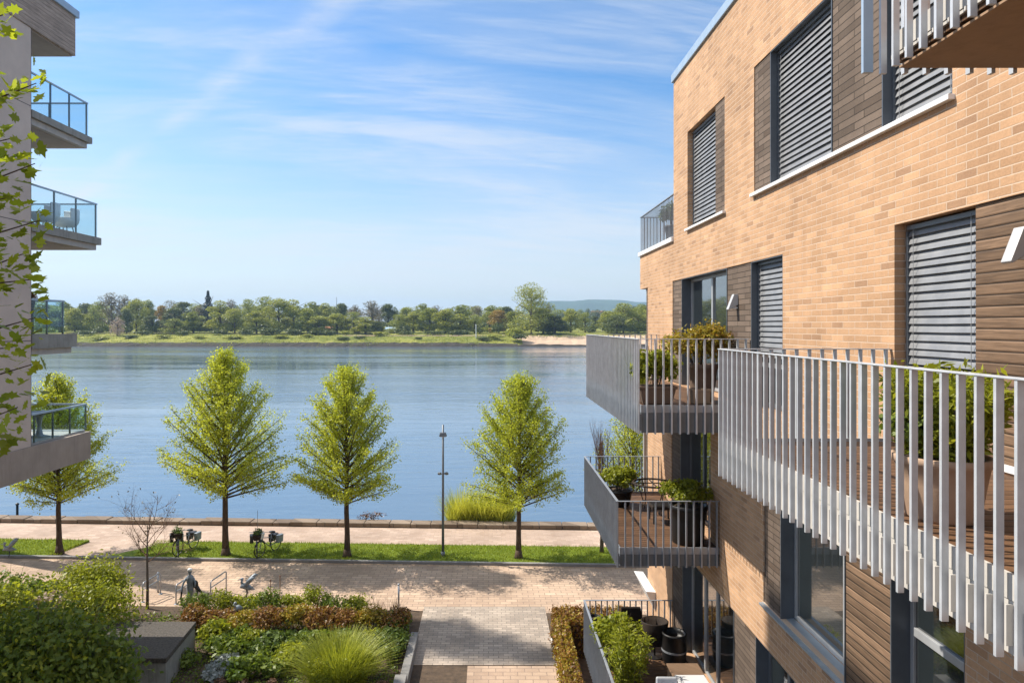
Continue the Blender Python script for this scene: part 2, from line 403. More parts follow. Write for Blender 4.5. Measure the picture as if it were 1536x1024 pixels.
# two thin vapour trails, each a line in the projected sky
def trail(ax, ay, c, width, lo, hi, amt):
    dist = w.math('ADD', w.math('ADD', w.math('MULTIPLY', sp2.outputs['X'], ax), w.math('MULTIPLY', sp2.outputs['Y'], ay)), c)
    n = w.noise(cv, 2.2, 4, .6)
    dd = w.math('ADD', dist, w.math('MULTIPLY_ADD', n, .10, -.05))
    s = w.math('SUBTRACT', 1.0, w.math('MINIMUM', w.math('DIVIDE', w.math('ABSOLUTE', dd), width), 1.0))
    br = w.ramp(w.noise(w.mapping(cv, (1, 1, 1)), 3.5, 5, .6), [(.38, (0, 0, 0)), (.62, (1, 1, 1))])
    g = w.math('MULTIPLY', w.math('GREATER_THAN', sp2.outputs['Y'], lo), w.math('LESS_THAN', sp2.outputs['Y'], hi))
    return w.math('MULTIPLY', w.math('MULTIPLY', w.math('MULTIPLY', s, br), g), amt)
sp2 = w.n('ShaderNodeSeparateXYZ'); w.l(cv, sp2.inputs[0])
hz = w.math('SUBTRACT', 1.0, w.math('MINIMUM', w.math('DIVIDE', w.math('MAXIMUM', sp.outputs['Z'], 0.0), .34), 1.0))
hz = w.math('MULTIPLY', w.math('POWER', hz, 1.5), .86)
tr1 = trail(.667, .745, -.908, .055, 1.35, 2.75, .34)
high = w.ramp(sp.outputs['Z'], [(.46, (0, 0, 0)), (.75, (.62, .62, .62))])      # whitens the unseen sky overhead, added for softer fill light
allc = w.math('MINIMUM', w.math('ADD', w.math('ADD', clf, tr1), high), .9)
hsv = w.n('ShaderNodeHueSaturation'); w.l(sky.outputs[0], hsv.inputs['Color']); hsv.inputs['Saturation'].default_value = 1.3; hsv.inputs['Value'].default_value = 1.0
c1 = w.mix(hz, hsv.outputs[0], (4.2, 4.15, 4.3))
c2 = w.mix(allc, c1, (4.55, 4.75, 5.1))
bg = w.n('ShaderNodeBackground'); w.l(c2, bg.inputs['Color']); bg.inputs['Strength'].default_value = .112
wo = w.n('ShaderNodeOutputWorld'); w.l(bg.outputs[0], wo.inputs['Surface'])
SC.view_settings.view_transform = 'Standard'; SC.view_settings.look = 'None'; SC.view_settings.exposure = 0.75; SC.view_settings.gamma = 1.0
SC.view_settings.use_curve_mapping = False
try:
    SC.cycles.max_bounces = 8; SC.cycles.transparent_max_bounces = 16; SC.cycles.caustics_reflective = False; SC.cycles.caustics_refractive = False
    SC.cycles.sample_clamp_indirect = 6.0; SC.cycles.use_denoising = True
    SC.cycles.volume_bounces = 0
except Exception: pass
# ---------------------------------------------------------------- the ground and the river
TH = R(-2.4); CT, ST = math.cos(TH), math.sin(TH)
def rv(u, v, z=0.0):
    """riverside frame: u along the quay, v towards the water"""
    return (CT*u - ST*(v-28.7), 28.7 + ST*u + CT*(v-28.7), z)
def rbox(u0, u1, v0, v1, z0, z1, mb=None):
    mb = mb or MB()
    return mb.hexa([rv(u0,v0,z0), rv(u1,v0,z0), rv(u1,v1,z0), rv(u0,v1,z0), rv(u0,v0,z1), rv(u1,v0,z1), rv(u1,v1,z1), rv(u0,v1,z1)])
def sheet(name, pts, mat, z):
    o = MB().add([(p[0], p[1], z) for p in pts], [tuple(range(len(pts)))]).build(name, mat)
    return tag(o, kind='structure')
U0, U1 = -90, 70
g = rbox(U0, U1, -60, 33.7, -3.0, 0.0).build('ground', M['soil']); tag(g, kind='structure')
def rsheet(name, u0, u1, v0, v1, mat, z):
    return sheet(name, [rv(u0, v0), rv(u1, v0), rv(u1, v1), rv(u0, v1)], mat, z)
rsheet('road', U0, U1, 23.9, 28.55, M['pave'], .006)
rsheet('pavement', U0, U1, 30.85, 33.65, M['prom'], .010)
rsheet('pavement', -19.0, -15.4, 28.75, 30.85, M['prom'], .014)
tag(rbox(U0, U1, 28.55, 28.72, -.1, .11).build('kerb', M['kerb'], bevel=.012), kind='structure')
for n, (a, b, sk) in enumerate(((U0, -18.6, -.5), (-15.9, U1, -1.0))):
    pa = [rv(a, 28.73), rv(b + (sk if n == 0 else 0), 28.73), rv(b, 30.85), rv(a + (1.3 if n else 0), 30.85)]
    if n: pa[0] = rv(a - .6, 28.73)
    gl = MB().prism([(p[0], p[1]) for p in pa], -.1, .10).build('lawn', M['grass']); tag(gl, kind='structure')
tag(MB().box(-2.30, 2.0, 20.15, 24.32, -.2, .016).build('path', M['grey_pave']), kind='structure')
tag(MB().box(-.62, 2.0, 8.0, 20.10, -.2, .012).build('path', M['pave']), kind='structure')
# river wall
rw = rbox(U0, U1, 33.7, 34.3, -4.0, .02)
rng = random.Random(5); u = U0
while u < U1:
    L = rng.uniform(.8, 1.5)
    rbox(u, u + L - .02, 33.66, 34.34, .02, .21 + rng.uniform(-.035, .03), rw); u += L
o = rw.build('river_wall', M['stone'], bevel=.03); tag(o, 'low rough stone wall along the river edge of the promenade', 'wall')
tag(MB().add([(-2500, 20, -1.8), (2500, 20, -1.8), (2500, 400, -1.8), (-2500, 400, -1.8)], [(0, 1, 2, 3)]).build('water', M['water']), kind='structure')
# far bank: a profile swept along x with uneven edge
FY = [386, 390, 392.5, 396, 402, 412, 425, 450, 520, 700, 1200, 2600, 6000]
FZ = [-3.2, -1.75, -.6, .5, 1.7, 2.9, 4.1, 5.4, 6.1, 6.8, 7.2, 7.4, 7.2]
def gz(y): return float(np.interp(y, FY, FZ))
def far_bank():
    ys = FY
    zs = FZ
    xs = np.concatenate([np.arange(-640, 420, 3.0)]); xs = np.concatenate([[-5200, -2000], xs, [2000, 5200]])
    rr = np.random.RandomState(3)
    wob = np.interp(xs, np.arange(-700, 500, 14.0), rr.uniform(-1.5, 1.5, len(np.arange(-700, 500, 14.0))))
    v = []; f = []
    for i, (y, z) in enumerate(zip(ys, zs)):
        for j, x in enumerate(xs):
            k = 1.0 if i < 7 else 0
            cove = 7.0 * math.exp(-((x - 44) / 36.0) ** 2) * k if i < 6 else 0
            sandlow = -1.6 * math.exp(-((x - 40) / 34.0) ** 2) if 3 <= i <= 5 else 0
            v.append((x, y + wob[j] * k + cove * .3 + (rr.uniform(-.5, .5) if 1 < i < 6 else 0), z + sandlow + (rr.uniform(-.25, .35) if 1 < i < 7 else 0)))
    n = len(xs)
    for i in range(len(ys) - 1):
        for j in range(n - 1):
            f.append((i*n + j, i*n + j + 1, (i+1)*n + j + 1, (i+1)*n + j))
    return v, f, n, xs
v, f, n, xs = far_bank()
m_ = MB(); m_.v = v; m_.f = f
fb = m_.build('terrain', M['bank']); tag(fb, kind='structure')
fb.data.materials.append(M['riprap']); fb.data.materials.append(M['sand'])
for p in fb.data.polygons:
    i, j = divmod(p.index, n - 1); x = xs[j]
    if i < 3 and not (i == 2 and 14 < x < 110): p.material_index = 1
    elif i < 6 and 14 + 2*math.sin(j) + (5 - i) * 1.5 < x < 110: p.material_index = 2
tag(MB().add([(-90, 421, 4.0), (-20, 420, 3.95), (20, 424, 4.3), (22, 427, 4.5), (-20, 423.5, 4.3), (-90, 424, 4.35)], [(0, 1, 2, 3, 4, 5)]).build('path', M['farroad']), kind='structure')
# hills on the horizon
hv = []; hf = []; hx = np.linspace(-200, 2400, 90); rr = np.random.RandomState(8)
for j, x in enumerate(hx):
    e = min(1, max(0, (x - 60) / 260)) * (1 - .25 * max(0, (x - 800) / 1600))
    h = 10 + 176 * e * (.965 + .03 * math.sin(x / 95) + .012 * math.sin(x / 33)) + rr.uniform(-1, 1)
    hv += [(x, 4000, 0), (x, 4250, h * .75), (x, 4500, h), (x, 5000, h * .9), (x, 5600, 0)]
for j in range(len(hx) - 1):
    for k in range(4): hf.append((j*5+k, (j+1)*5+k, (j+1)*5+k+1, j*5+k+1))
m_ = MB(); m_.v = hv; m_.f = hf
tag(m_.build('hills', M['hill'], smooth=True), kind='structure')
# ---------------------------------------------------------------- the brick apartment house on the right
W = 4.66
B = thing('apartment_building', 'tan brick apartment house with slatted blinds and grey railed balconies above a riverside path', 'building', (W, 10, 0))
DP = .22                                       # how far windows sit behind the brick
# openings: y0, y1, z0, z1
HA = (14.08, 16.0, 12.27, 14.54); HAw = (13.48, 14.08, 12.27, 14.54)
HB = [(11.31, 11.99), (9.28, 11.31), (8.10, 9.28), (6.86, 8.10)]
ZB = (12.32, 14.54)
windows = []; panels = []; holes = []
def wood(y0, y1, z0, z1, m='wood'):
    panels.append((y0, y1, z0, z1, m)); holes.append((y0, y1, z0, z1))
def win(y0, y1, z0, z1, **k):
    windows.append((y0, y1, z0, z1, k)); holes.append((y0, y1, z0, z1))
# top floor
win(*HA, blind=(0, 1), post=(14.35,), sill='white'); wood(*HAw)
wood(11.31, 11.99, *ZB); win(9.28, 11.31, *ZB, blind=(0, 1), jamb=True); wood(8.10, 9.28, *ZB); win(6.86, 8.10, *ZB, blind=(0, 1), jamb=True)
# balcony floor
wood(16.5, 17.3, 8.58, 11.14); win(13.37, 16.5, 8.58, 11.14, post=(14.9,), jamb=True, door=True, pale=True); wood(12.14, 13.37, 8.58, 11.14)
win(10.82, 12.14, 8.58, 11.14, blind=(.32, 1), jamb=True, post=(11.25,))
win(6.56, 7.84, 8.70, 11.16, blind=(.36, 1)); wood(3.3, 6.56, 8.70, 11.16, 'woodwarm')
# floor below
wood(16.6, 17.4, 5.54, 7.94); win(14.33, 16.6, 5.54, 7.94, jamb=True, door=True, post=(15.5,), pale=False)
wood(10.92, 11.58, 5.33, 7.94); win(8.94, 10.92, 5.33, 7.94, jamb=True, post=(9.35,), sill='zinc', pale=True)
wood(7.93, 8.94, 5.33, 7.94, 'woodwarm'); win(6.68, 7.93, 5.5, 7.94, jamb=True, trans=(6.5,), pale=True)
# ground floor
wood(16.45, 17.35, 2.17, 4.6); win(13.0, 16.45, 2.17, 4.6, jamb=True, door=True, post=(14.6, 15.4), pale=True); wood(11.93, 13.0, 2.17, 4.6)
win(10.3, 11.93, 2.17, 4.6, jamb=True, door=True, post=(11.1,))
YA, YE, YT, YU = -4.0, 20.0, 17.2, 21.0          # near end, main end, top floor end, overhang end
Z1, Z2, Z3 = 11.13, 12.13, 16.13
def solid(y, z):
    if z < Z1: ok = y < YE
    elif z < Z2: ok = y < YU
    else: ok = y < YT
    return ok and not any(a < y < b and c < z < d_ for a, b, c, d_ in holes)
ys = sorted(set([YA, YE, YT, YU] + [q for h in holes for q in h[:2]])); zs = sorted(set([-.5, Z1, Z2, Z3] + [q for h in holes for q in h[2:]]))
mb = MB(); RD = .30
for i in range(len(ys) - 1):
    for j in range(len(zs) - 1):
        if solid((ys[i]+ys[i+1])/2, (zs[j]+zs[j+1])/2):
            mb.quad((W, ys[i], zs[j]), (W, ys[i], zs[j+1]), (W, ys[i+1], zs[j+1]), (W, ys[i+1], zs[j]))
    # reveals between solid cells and openings
for i in range(len(ys) - 1):
    for j in range(len(zs) - 1):
        a, b, c, d_ = ys[i], ys[i+1], zs[j], zs[j+1]; s0 = solid((a+b)/2, (c+d_)/2)
        if not s0: continue
        nb = [(i+1, j), (i-1, j), (i, j+1), (i, j-1)]
        for k, (p, q) in enumerate(nb):
            inside = 0 <= p < len(ys)-1 and 0 <= q < len(zs)-1
            if inside and solid((ys[p]+ys[p+1])/2, (zs[q]+zs[q+1])/2): continue
            e = {0: ((b, c), (b, d_)), 1: ((a, d_), (a, c)), 2: ((b, d_), (a, d_)), 3: ((a, c), (b, c))}[k]
            (y0, z0), (y1, z1) = e
            mb.quad((W, y0, z0), (W, y1, z1), (W+RD, y1, z1), (W+RD, y0, z0))
wallo = mb.build('wall', M['brick'], B)
body = MB().box(W+RD-.01, 15, YA, YE-.003, -.5, Z1-.002).box(W+RD-.01, 15, YA, YU-.003, Z1+.003, Z2-.003).box(W+RD-.01, 15, YA, YT-.003, Z2, Z3-.003)
body.build('wall', M['brick'], B)
MB().box(W-.05, W+.40, YA, YT+.06, Z3, Z3+.20).box(W+.40, 15.1, YT-.4, YT+.06, Z3, Z3+.20).build('coping', M['bluemetal'], B, bevel=.012)
MB().box(W+.40, 15.0, YA, YT-.4, Z3-.001, Z3+.05).build('roof', M['darkgravel'], B)
MB().box(W-.06, W+.34, YT+.004, YU+.05, Z2+.002, Z2+.12).build('coping', M['sill'], B, bevel=.01)
MB().box(W+.345, 14.9, YT+.004, YU-.02, Z2+.002, Z2+.05).build('terrace_floor', M['deck'], B)
# wood clad recessed wall at the corner below the overhang
MB().box(W+.05, W+.30, YE+.004, YE+.38, 5.0, Z1-.004).build('wood_panel', M['wood'], B)
MB().box(W+.16, W+.40, YE+.40, YU-.1, Z1-.07, Z1-.005).build('soffit', M['leftslab'], B)
for y0, y1, z0, z1, m in panels:
    MB().box(W+.018, W+.10, y0+.004, y1-.004, z0, z1-.004).build('wood_panel', M[m], B)
def slats(y0, y1, z0, z1, x, pitch=.090, depth=.108, seed=0):
    mb = MB(); rr = random.Random(seed); n = int((z1 - z0 - .1) / pitch)
    for k in range(n):
        z = z1 - .10 - k * pitch; q = rr.uniform(-.006, .006); sag = rr.uniform(-.004, .004)
        pr = [(-.5, -.36), (-.12, -.02), (.28, .20), (.5, .42)]       # lip, belly, crown
        pts = [(x + a * depth * .34, z + b * depth * 1.19 + q) for a, b in pr]
        v = []
        for yy, dz in ((y0, 0), ((y0+y1)/2, sag), (y1, 0)): v += [(p[0], yy, p[1] + dz) for p in pts] + [(p[0] + .003, yy, p[1] + dz - .004) for p in pts]
        f = []
        for sct in range(2):
            o = sct * 8
            for a in range(3):
                f.append((o+a, o+8+a, o+9+a, o+a+1)); f.append((o+4+a, o+5+a, o+13+a, o+12+a))
            f.append((o, o+4, o+12, o+8)); f.append((o+3, o+11, o+15, o+7))
        mb.add(v, f)
    # ladder cords
    for yy in (y0 + .12, y1 - .12): mb.box(x - .043, x - .040, yy - .004, yy + .004, z1 - .05 - n * pitch, z1 - .05)
    return mb
for wi, (y0, y1, z0, z1, k) in enumerate(windows):
    fm = M['framelight'] if k.get('pale') else M['frame']
    x = W + DP; t = .065; mb = MB()
    y0i, y1i, z0i, z1i = y0 + .022, y1 - .022, z0 + .02, z1 - .02
    mb.box(x, x+.07, y0i, y0i+t, z0i, z1i).box(x, x+.07, y1i-t, y1i, z0i, z1i)
    mb.box(x+.002, x+.068, y0i+t, y1i-t, z0i, z0i+t).box(x+.002, x+.068, y0i+t, y1i-t, z1i-t, z1i)
    for p in k.get('post', ()): mb.box(x-.006, x+.064, p-.045, p+.045, z0i+t, z1i-t)
    for q in k.get('trans', ()): mb.box(x-.004, x+.066, y0i+t, y1i-t, q-.05, q+.05)
    wo_ = mb.build('window', fm, B, bevel=.006)
    MB().box(x+.03, x+.04, y0i+t-.01, y1i-t+.01, z0i+t-.01, z1i-t+.01).build('pane', M['pane'], wo_)
    if k.get('jamb'):       # folded metal lining of the reveal
        MB().box(W+.004, x+.07, y1-.020, y1-.001, z0+.002, z1-.002).box(W+.004, x+.07, y0+.001, y0+.020, z0+.002, z1-.002).box(W+.006, x+.07, y0+.021, y1-.021, z1-.018, z1-.001).build('jamb', M['jamb'], wo_)
        if k.get('blind') or not k.get('door'):
            MB().box(x-.10, x-.004, y1-.30 if k.get('blind') else y1-.08, y1-.024, z0+.01, z1-.02).build('guide_post', M['jamb'], wo_) if k.get('door') else None
    if k.get('blind'):
        lo, hi = k['blind']; zb = z0 + .02 + lo * (z1 - z0) * .9; xb = x - .075
        bl = slats(y0+.06, y1-.06, zb, z1, xb, seed=wi).build('blind', M['slat'], wo_)
        MB().box(xb-.04, xb+.04, y0+.05, y1-.05, z1-.075, z1-.02).build('head_box', M['frame'], bl, bevel=.005)
        MB().box(xb-.03, xb+.03, y0+.055, y1-.055, zb-.045, zb+.03).build('bottom_rail', M['slat'], bl, bevel=.006)
        for ya, yb in ((y0+.023, y0+.05), (y1-.05, y1-.023)): MB().box(xb-.028, xb+.028, ya, yb, z0+.02, z1-.08).build('guide_rail', M['frame'], bl)
    if k.get('sill') == 'zinc':
        MB().hexa([(W-.07, y0-.02, z0-.045), (x-.002, y0-.02, z0-.015), (x-.002, y1+.68, z0-.015), (W-.07, y1+.68, z0-.045), (W-.07, y0-.02, z0-.015), (x-.002, y0-.02, z0+.012), (x-.002, y1+.68, z0+.012), (W-.07, y1+.68, z0-.015)]).build('sill', M['silld'], wo_)
    elif k.get('sill'):
        MB().box(W-.07, x-.002, 13.42, y1+.03, z0-.05, z0+.003).build('sill', M['sill'], wo_, bevel=.006)
MB().box(W-.07, W+.20, 6.82, 12.03, 12.265, 12.323).build('sill', M['sill'], B, bevel=.006)
# ---- wall lamps: wedge casings leaning out from the boards
def wall_lamp(yc, zc, label=None, s=1.0):
    h, wd = .30*s, .115*s
    prof = [(W+.018, zc-h*.5+.10*s), (W-.15*s, zc-h*.5), (W-.17*s, zc-h*.5+.015*s), (W-.06*s, zc+h*.5), (W+.018, zc+h*.5)]
    o = MB().prism([(p[0], p[1]) for p in prof], yc-wd*.5, yc+wd*.5, 'y').build('wall_lamp', M['lamp'], B, bevel=.006)
    MB().box(W-.10*s, W+.012, yc-wd*.36, yc+wd*.36, zc-h*.5+.03*s, zc-h*.5+.058*s).build('diffuser', M['glow'], o)
wall_lamp(12.85, 10.45); wall_lamp(5.92, 10.70, s=1.05); wall_lamp(12.45, 3.05)
MB().box(W+.004, W+.018, 5.96, 6.03, 8.95, 9.07).build('socket_cover', M['white'], B, bevel=.004)
MB().box(W-.02, W+.016, 3.3, 6.5, 8.69, 8.75).build('flashing', M['sill'], B)
# ---------------------------------------------------------------- balconies
_bm = {}
def bar_mesh(dx, dy, z0, z1, mat):
    k = (dx, dy, round(z0, 3), round(z1, 3), mat)
    if k not in _bm:
        o = MB().box(-dx/2, dx/2, -dy/2, dy/2, z0, z1).build('baluster', M[mat]); _bm[k] = o.data; bpy.data.objects.remove(o)
    return _bm[k]
def balcony(X0, Y0, Y1, zd, zbot, zr, mat='bar', fas='fasc', each=True, far=True, near=True, pitch=.142, label=None, trim=.02, thick=.022, deckm='deck', near_to=None):
    o0 = MB().box(X0+.07, W-.006, Y0+.05, Y1-.05, zd-.16, zd).build('balcony', M[deckm], B)
    if label: o0['label'] = label
    # pale upper edge strip and the panels below it
    e = MB(); e.box(X0+.045, X0+.066, Y0+.03, Y1-.03, zd-.10, zd+.035)
    e.box(X0+.068, W-.01, Y0+.028, Y0+.048, zd-.10, zd+.035).box(X0+.068, W-.01, Y1-.048, Y1-.028, zd-.10, zd+.035)
    e.build('edge_strip', M[fas if fas == 'fasc' else 'bardark'], o0)
    e = MB(); e.box(X0+.05, X0+.075, Y0+.035, Y1-.035, zbot+trim, zd-.104)
    e.box(X0+.077, W-.008, Y0+.034, Y0+.052, zbot+trim, zd-.104).box(X0+.077, W-.008, Y1-.052, Y1-.034, zbot+trim, zd-.104)
    n = int((Y1-Y0)/pitch)
    for k in range(n + 1):                       # lugs that carry the bars
        y = Y0 + .045 + k*(Y1-Y0-.09)/n
        e.box(X0+.012, X0+.05, y-.052, y-.040, zbot+.07, zd-.12)
    e.build('fascia', M[fas], o0)
    MB().box(X0+.08, W-.01, Y0+.06, Y1-.06, zbot+.022, zbot+.036).build('soffit', M['soffit'], o0)
    r = MB().box(X0-.026, X0+.026, Y0-.014, Y1+.014, zr-.012, zr)
    if near: r.box(X0+.027, W-.004, Y0-.014, Y0+.038, zr-.012, zr)
    if far: r.box(X0+.027, W-.004, Y1-.038, Y1+.014, zr-.012, zr)
    r.build('top_rail', M[mat], o0, bevel=.003)
    front = [(X0, Y0 + .012 + k*(Y1-Y0-.024)/n) for k in range(n + 1)]
    mx = int((W-X0-.1)/pitch); ends = []
    for k in range(1, mx + 1):
        x = X0 + k*(W-X0-.06)/mx
        if near: ends.append((x, Y0 + .012))
        if far: ends.append((x, Y1 - .012))
    if each:
        for q, (x, y) in enumerate(front + ends):
            me = bar_mesh(.041, thick, zbot, zr-.013, mat) if q < len(front) else bar_mesh(.028, .04, zbot, zr-.013, mat)
            c = bpy.data.objects.new('baluster', me); COL.objects.link(c); c.parent = o0; c.location = Vector((x, y, 0)) - ORG[o0.name]; c.rotation_euler = (0, 0, math.sin(q*12.9898)*.045)
    else:
        b = MB()
        for x, y in front: b.box(x-.013, x+.013, y-thick/2, y+thick/2, zbot, zr-.013)
        for x, y in ends: b.box(x-.014, x+.014, y-.02, y+.02, zbot, zr-.013)
        b.build('baluster', M[mat], o0)['kind'] = 'stuff'
    return o0
NBZ = 10 - 1.33; MBZ = 10 - 1.45; LBZ = 10 - 4.50; TBZ = 10 - 7.85
balcony(2.685, 2.0, 7.92, NBZ, 10-1.735, 10-.26, label='near pale grey balcony with a brown deck and one big terracotta pot')
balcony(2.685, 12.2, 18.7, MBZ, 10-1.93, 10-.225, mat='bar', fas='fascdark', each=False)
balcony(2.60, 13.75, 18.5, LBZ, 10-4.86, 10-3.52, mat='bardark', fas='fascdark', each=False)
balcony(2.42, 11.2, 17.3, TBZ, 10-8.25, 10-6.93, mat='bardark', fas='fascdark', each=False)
ub = balcony(2.685, 1.2, 4.66, 10+1.93, 10+1.715, 10+2.98, fas='fasc', each=True, trim=.09)
MB().box(2.565, 2.632, 4.672, 4.70, 11.735, 13.1).build('end_plate', M['bluemetal'], ub)
# roof terrace railing above the overhang
r = MB().box(W-.005, W+.045, YT+.01, YU, 13.32, 13.345).box(W+.045, 9, YU-.045, YU, 13.32, 13.345).build('railing', M['bardark'], B)
b = MB()
for k in range(30):
    y = YT + .06 + k*(YU-YT-.08)/29; b.box(W+.014, W+.028, y-.011, y+.011, Z2+.125, 13.318)
for k in range(1, 40): b.box(W+.02+k*.1-.012, W+.02+k*.1+.012, YU-.04, YU-.004, Z2+.125, 13.318)
b.build('baluster', M['bardark'], r)['kind'] = 'stuff'
# pale entrance canopy at the river end of the wall
cp = MB().prism([(4.38, 2.62), (4.655, 2.05), (4.655, 2.60)], 19.0, 20.6, 'y').build('entrance_canopy', M['white'], B)
MB().tube([(4.60, 20.12, 3.1), (4.60, 20.12, 7.5)], .05, 8).build('downpipe', M['leftslab'], B)
# ---------------------------------------------------------------- the building on the left
LX = -12.5
L = thing('apartment_building', 'pinkish grey apartment block overhanging the garden with glass railed balconies on its river side', 'building', (LX, 14, 0))
MB().box(-30, LX, 13.0, 18.66, 6.72, 18.13).build('wall', M['leftwall'], L)
MB().box(-30, LX+.03, 12.9, 20.6, 18.135, 19.3).build('roof_edge', M['leftwood'], L)
MB().box(-30.1, LX+.10, 12.8, 20.7, 19.304, 19.52).build('coping', M['bluemetal'], L, bevel=.01)
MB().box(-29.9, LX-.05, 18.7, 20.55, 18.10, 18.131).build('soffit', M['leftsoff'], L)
MB().box(-30, LX+.05, 12.95, 21.35, 5.87, 6.715).build('parapet', M['leftband'], L)
MB().box(-30, -13.3, 12.9, 18.3, 19.53, 27.3).build('added_shade_storey', M['leftwall'], L)  # extra height added out of frame to shade the lower brick wall opposite
MB().box(-30, -20, 13.5, 17.0, -.2, 5.865).build('wall', M['leftwall'], L)
def glass_balcony(yend, zf, zb, zr, lab=None, yr=None):
    x1 = LX - .08; yr = yr or yend - .06; xw = -19
    s = MB().box(xw, x1, 18.67, yend-.12, zb, zb+.17).build('balcony', M['leftslab'], L)
    MB().box(xw, x1+.10, 18.672, yend, zb+.174, zf).build('edge_strip', M['conc'] if zf-zb > .3 else M['bardark'], s)
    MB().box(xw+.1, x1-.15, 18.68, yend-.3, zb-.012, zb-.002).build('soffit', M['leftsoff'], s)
    MB().box(x1-.045, x1+.01, 18.68, yr, zr-.045, zr).box(xw, x1-.046, yr-.055, yr, zr-.045, zr).build('handrail', M['bluemetal'], s, bevel=.004)
    n = max(2, int(round((yr - 18.7)/.95)))
    for k in range(n):
        y = yr - .04 - k*(yr-18.8)/n
        MB().box(x1-.05, x1-.012, y-.02, y+.02, zf+.002, zr-.047).build('post', M['frame'], s)
    for k in range(4):
        MB().box(x1-1.2*(k+1)-.02, x1-1.2*(k+1)+.02, yr-.05, yr-.012, zf+.002, zr-.047).build('post', M['frame'], s)
    MB().box(x1-.004, x1+.008, 18.70, yr-.01, zf+.03, zr-.05).build('glass_panel', M['balglass'], s)
    MB().box(xw+.05, x1-.06, yr-.008, yr+.004, zf+.03, zr-.05).build('glass_panel', M['balglass'], s)
    return s
glass_balcony(21.5, 15.92, 15.55, 17.0)
glass_balcony(22.0, 12.83, 12.43, 13.93)
glass_balcony(20.7, 9.77, 9.2, 10.76, yr=20.25)
# lowest balcony: railing standing on the wood parapet
s = MB().box(-19, LX-.1, 18.67, 21.3, 6.718, 6.78).build('balcony', M['leftslab'], L)
MB().box(LX-.055, LX, 18.68, 21.25, 7.55, 7.60).box(-19, LX-.056, 21.2, 21.25, 7.55, 7.60).build('handrail', M['bluemetal'], s)
for k in range(4): MB().box(LX-.05, LX-.012, 21.2-k*.8, 21.24-k*.8, 6.782, 7.548).build('post', M['frame'], s)
MB().box(LX-.006, LX+.006, 18.7, 21.22, 6.80, 7.545).build('glass_panel', M['balglass'], s)
MB().box(-18.9, LX-.06, 21.215, 21.228, 6.80, 7.545).build('glass_panel', M['balglass'], s)
# ---------------------------------------------------------------- leaves, trees, shrubs
DIA = np.array([(-1, 0, 0), (-.15, .5, .10), (1, 0, 0), (-.15, -.5, .10)], float)
LOBE = np.array([(-1.0,0,0),(-.72,.30,.03),(-.30,.28,.05),(-.22,.62,.10),(.10,.34,.06),(.38,.52,.09),(.46,.22,.04),(1.05,0,0)], float)
LOBEF = np.vstack([LOBE, LOBE[1:-1][::-1] * np.array([1, -1, 1])])
BLADE = np.array([(0, -.5, 0), (1.0, -.30, .0), (2.0, 0, 0), (1.0, .30, 0), (0, .5, 0)], float)
def leaf_obj(name, P, S, mat, parent, rr, up=.5, shape=DIA, dirs=None, spread=1.0, aspect=1.0, origin=None, out=None, outw=.5):
    P = np.asarray(P, float); N = len(P); S = np.broadcast_to(np.asarray(S, float), (N,))
    nr = rr.normal(size=(N, 3)) * spread; nr[:, 2] += up * 1.5
    if out is not None: nr += np.asarray(out) * outw * 2
    nr /= np.linalg.norm(nr, axis=1, keepdims=True) + 1e-9
    a = rr.normal(size=(N, 3)) if dirs is None else np.asarray(dirs) + rr.normal(size=(N, 3)) * .35
    a -= nr * (a * nr).sum(1, keepdims=True); a /= np.linalg.norm(a, axis=1, keepdims=True) + 1e-9
    b = np.cross(nr, a); k = len(shape)
    V = (P[:, None, :] + (a[:, None, :] * shape[None, :, 0:1] + b[:, None, :] * shape[None, :, 1:2] * aspect + nr[:, None, :] * shape[None, :, 2:3]) * S[:, None, None]).reshape(-1, 3)
    o0 = ORG[parent.name] if parent is not None else Vector(origin or (0, 0, 0))
    V = V - np.array(o0)
    me = bpy.data.meshes.new(name); me.vertices.add(N*k); me.vertices.foreach_set('co', V.ravel())
    me.loops.add(N*k); me.loops.foreach_set('vertex_index', np.arange(N*k, dtype=np.int32))
    me.polygons.add(N); me.polygons.foreach_set('loop_start', np.arange(0, N*k, k, dtype=np.int32))
    at = me.attributes.new('rnd', 'FLOAT', 'FACE'); at.data.foreach_set('value', rr.uniform(0, 1, N).astype(np.float32))
    me.update(calc_edges=True); me.validate()
    me.materials.append(mat)
    o = bpy.data.objects.new(name, me); COL.objects.link(o)
    if parent is not None: o.parent = parent
    else: o.location = o0
    ORG[o.name] = Vector(o0)
    return o
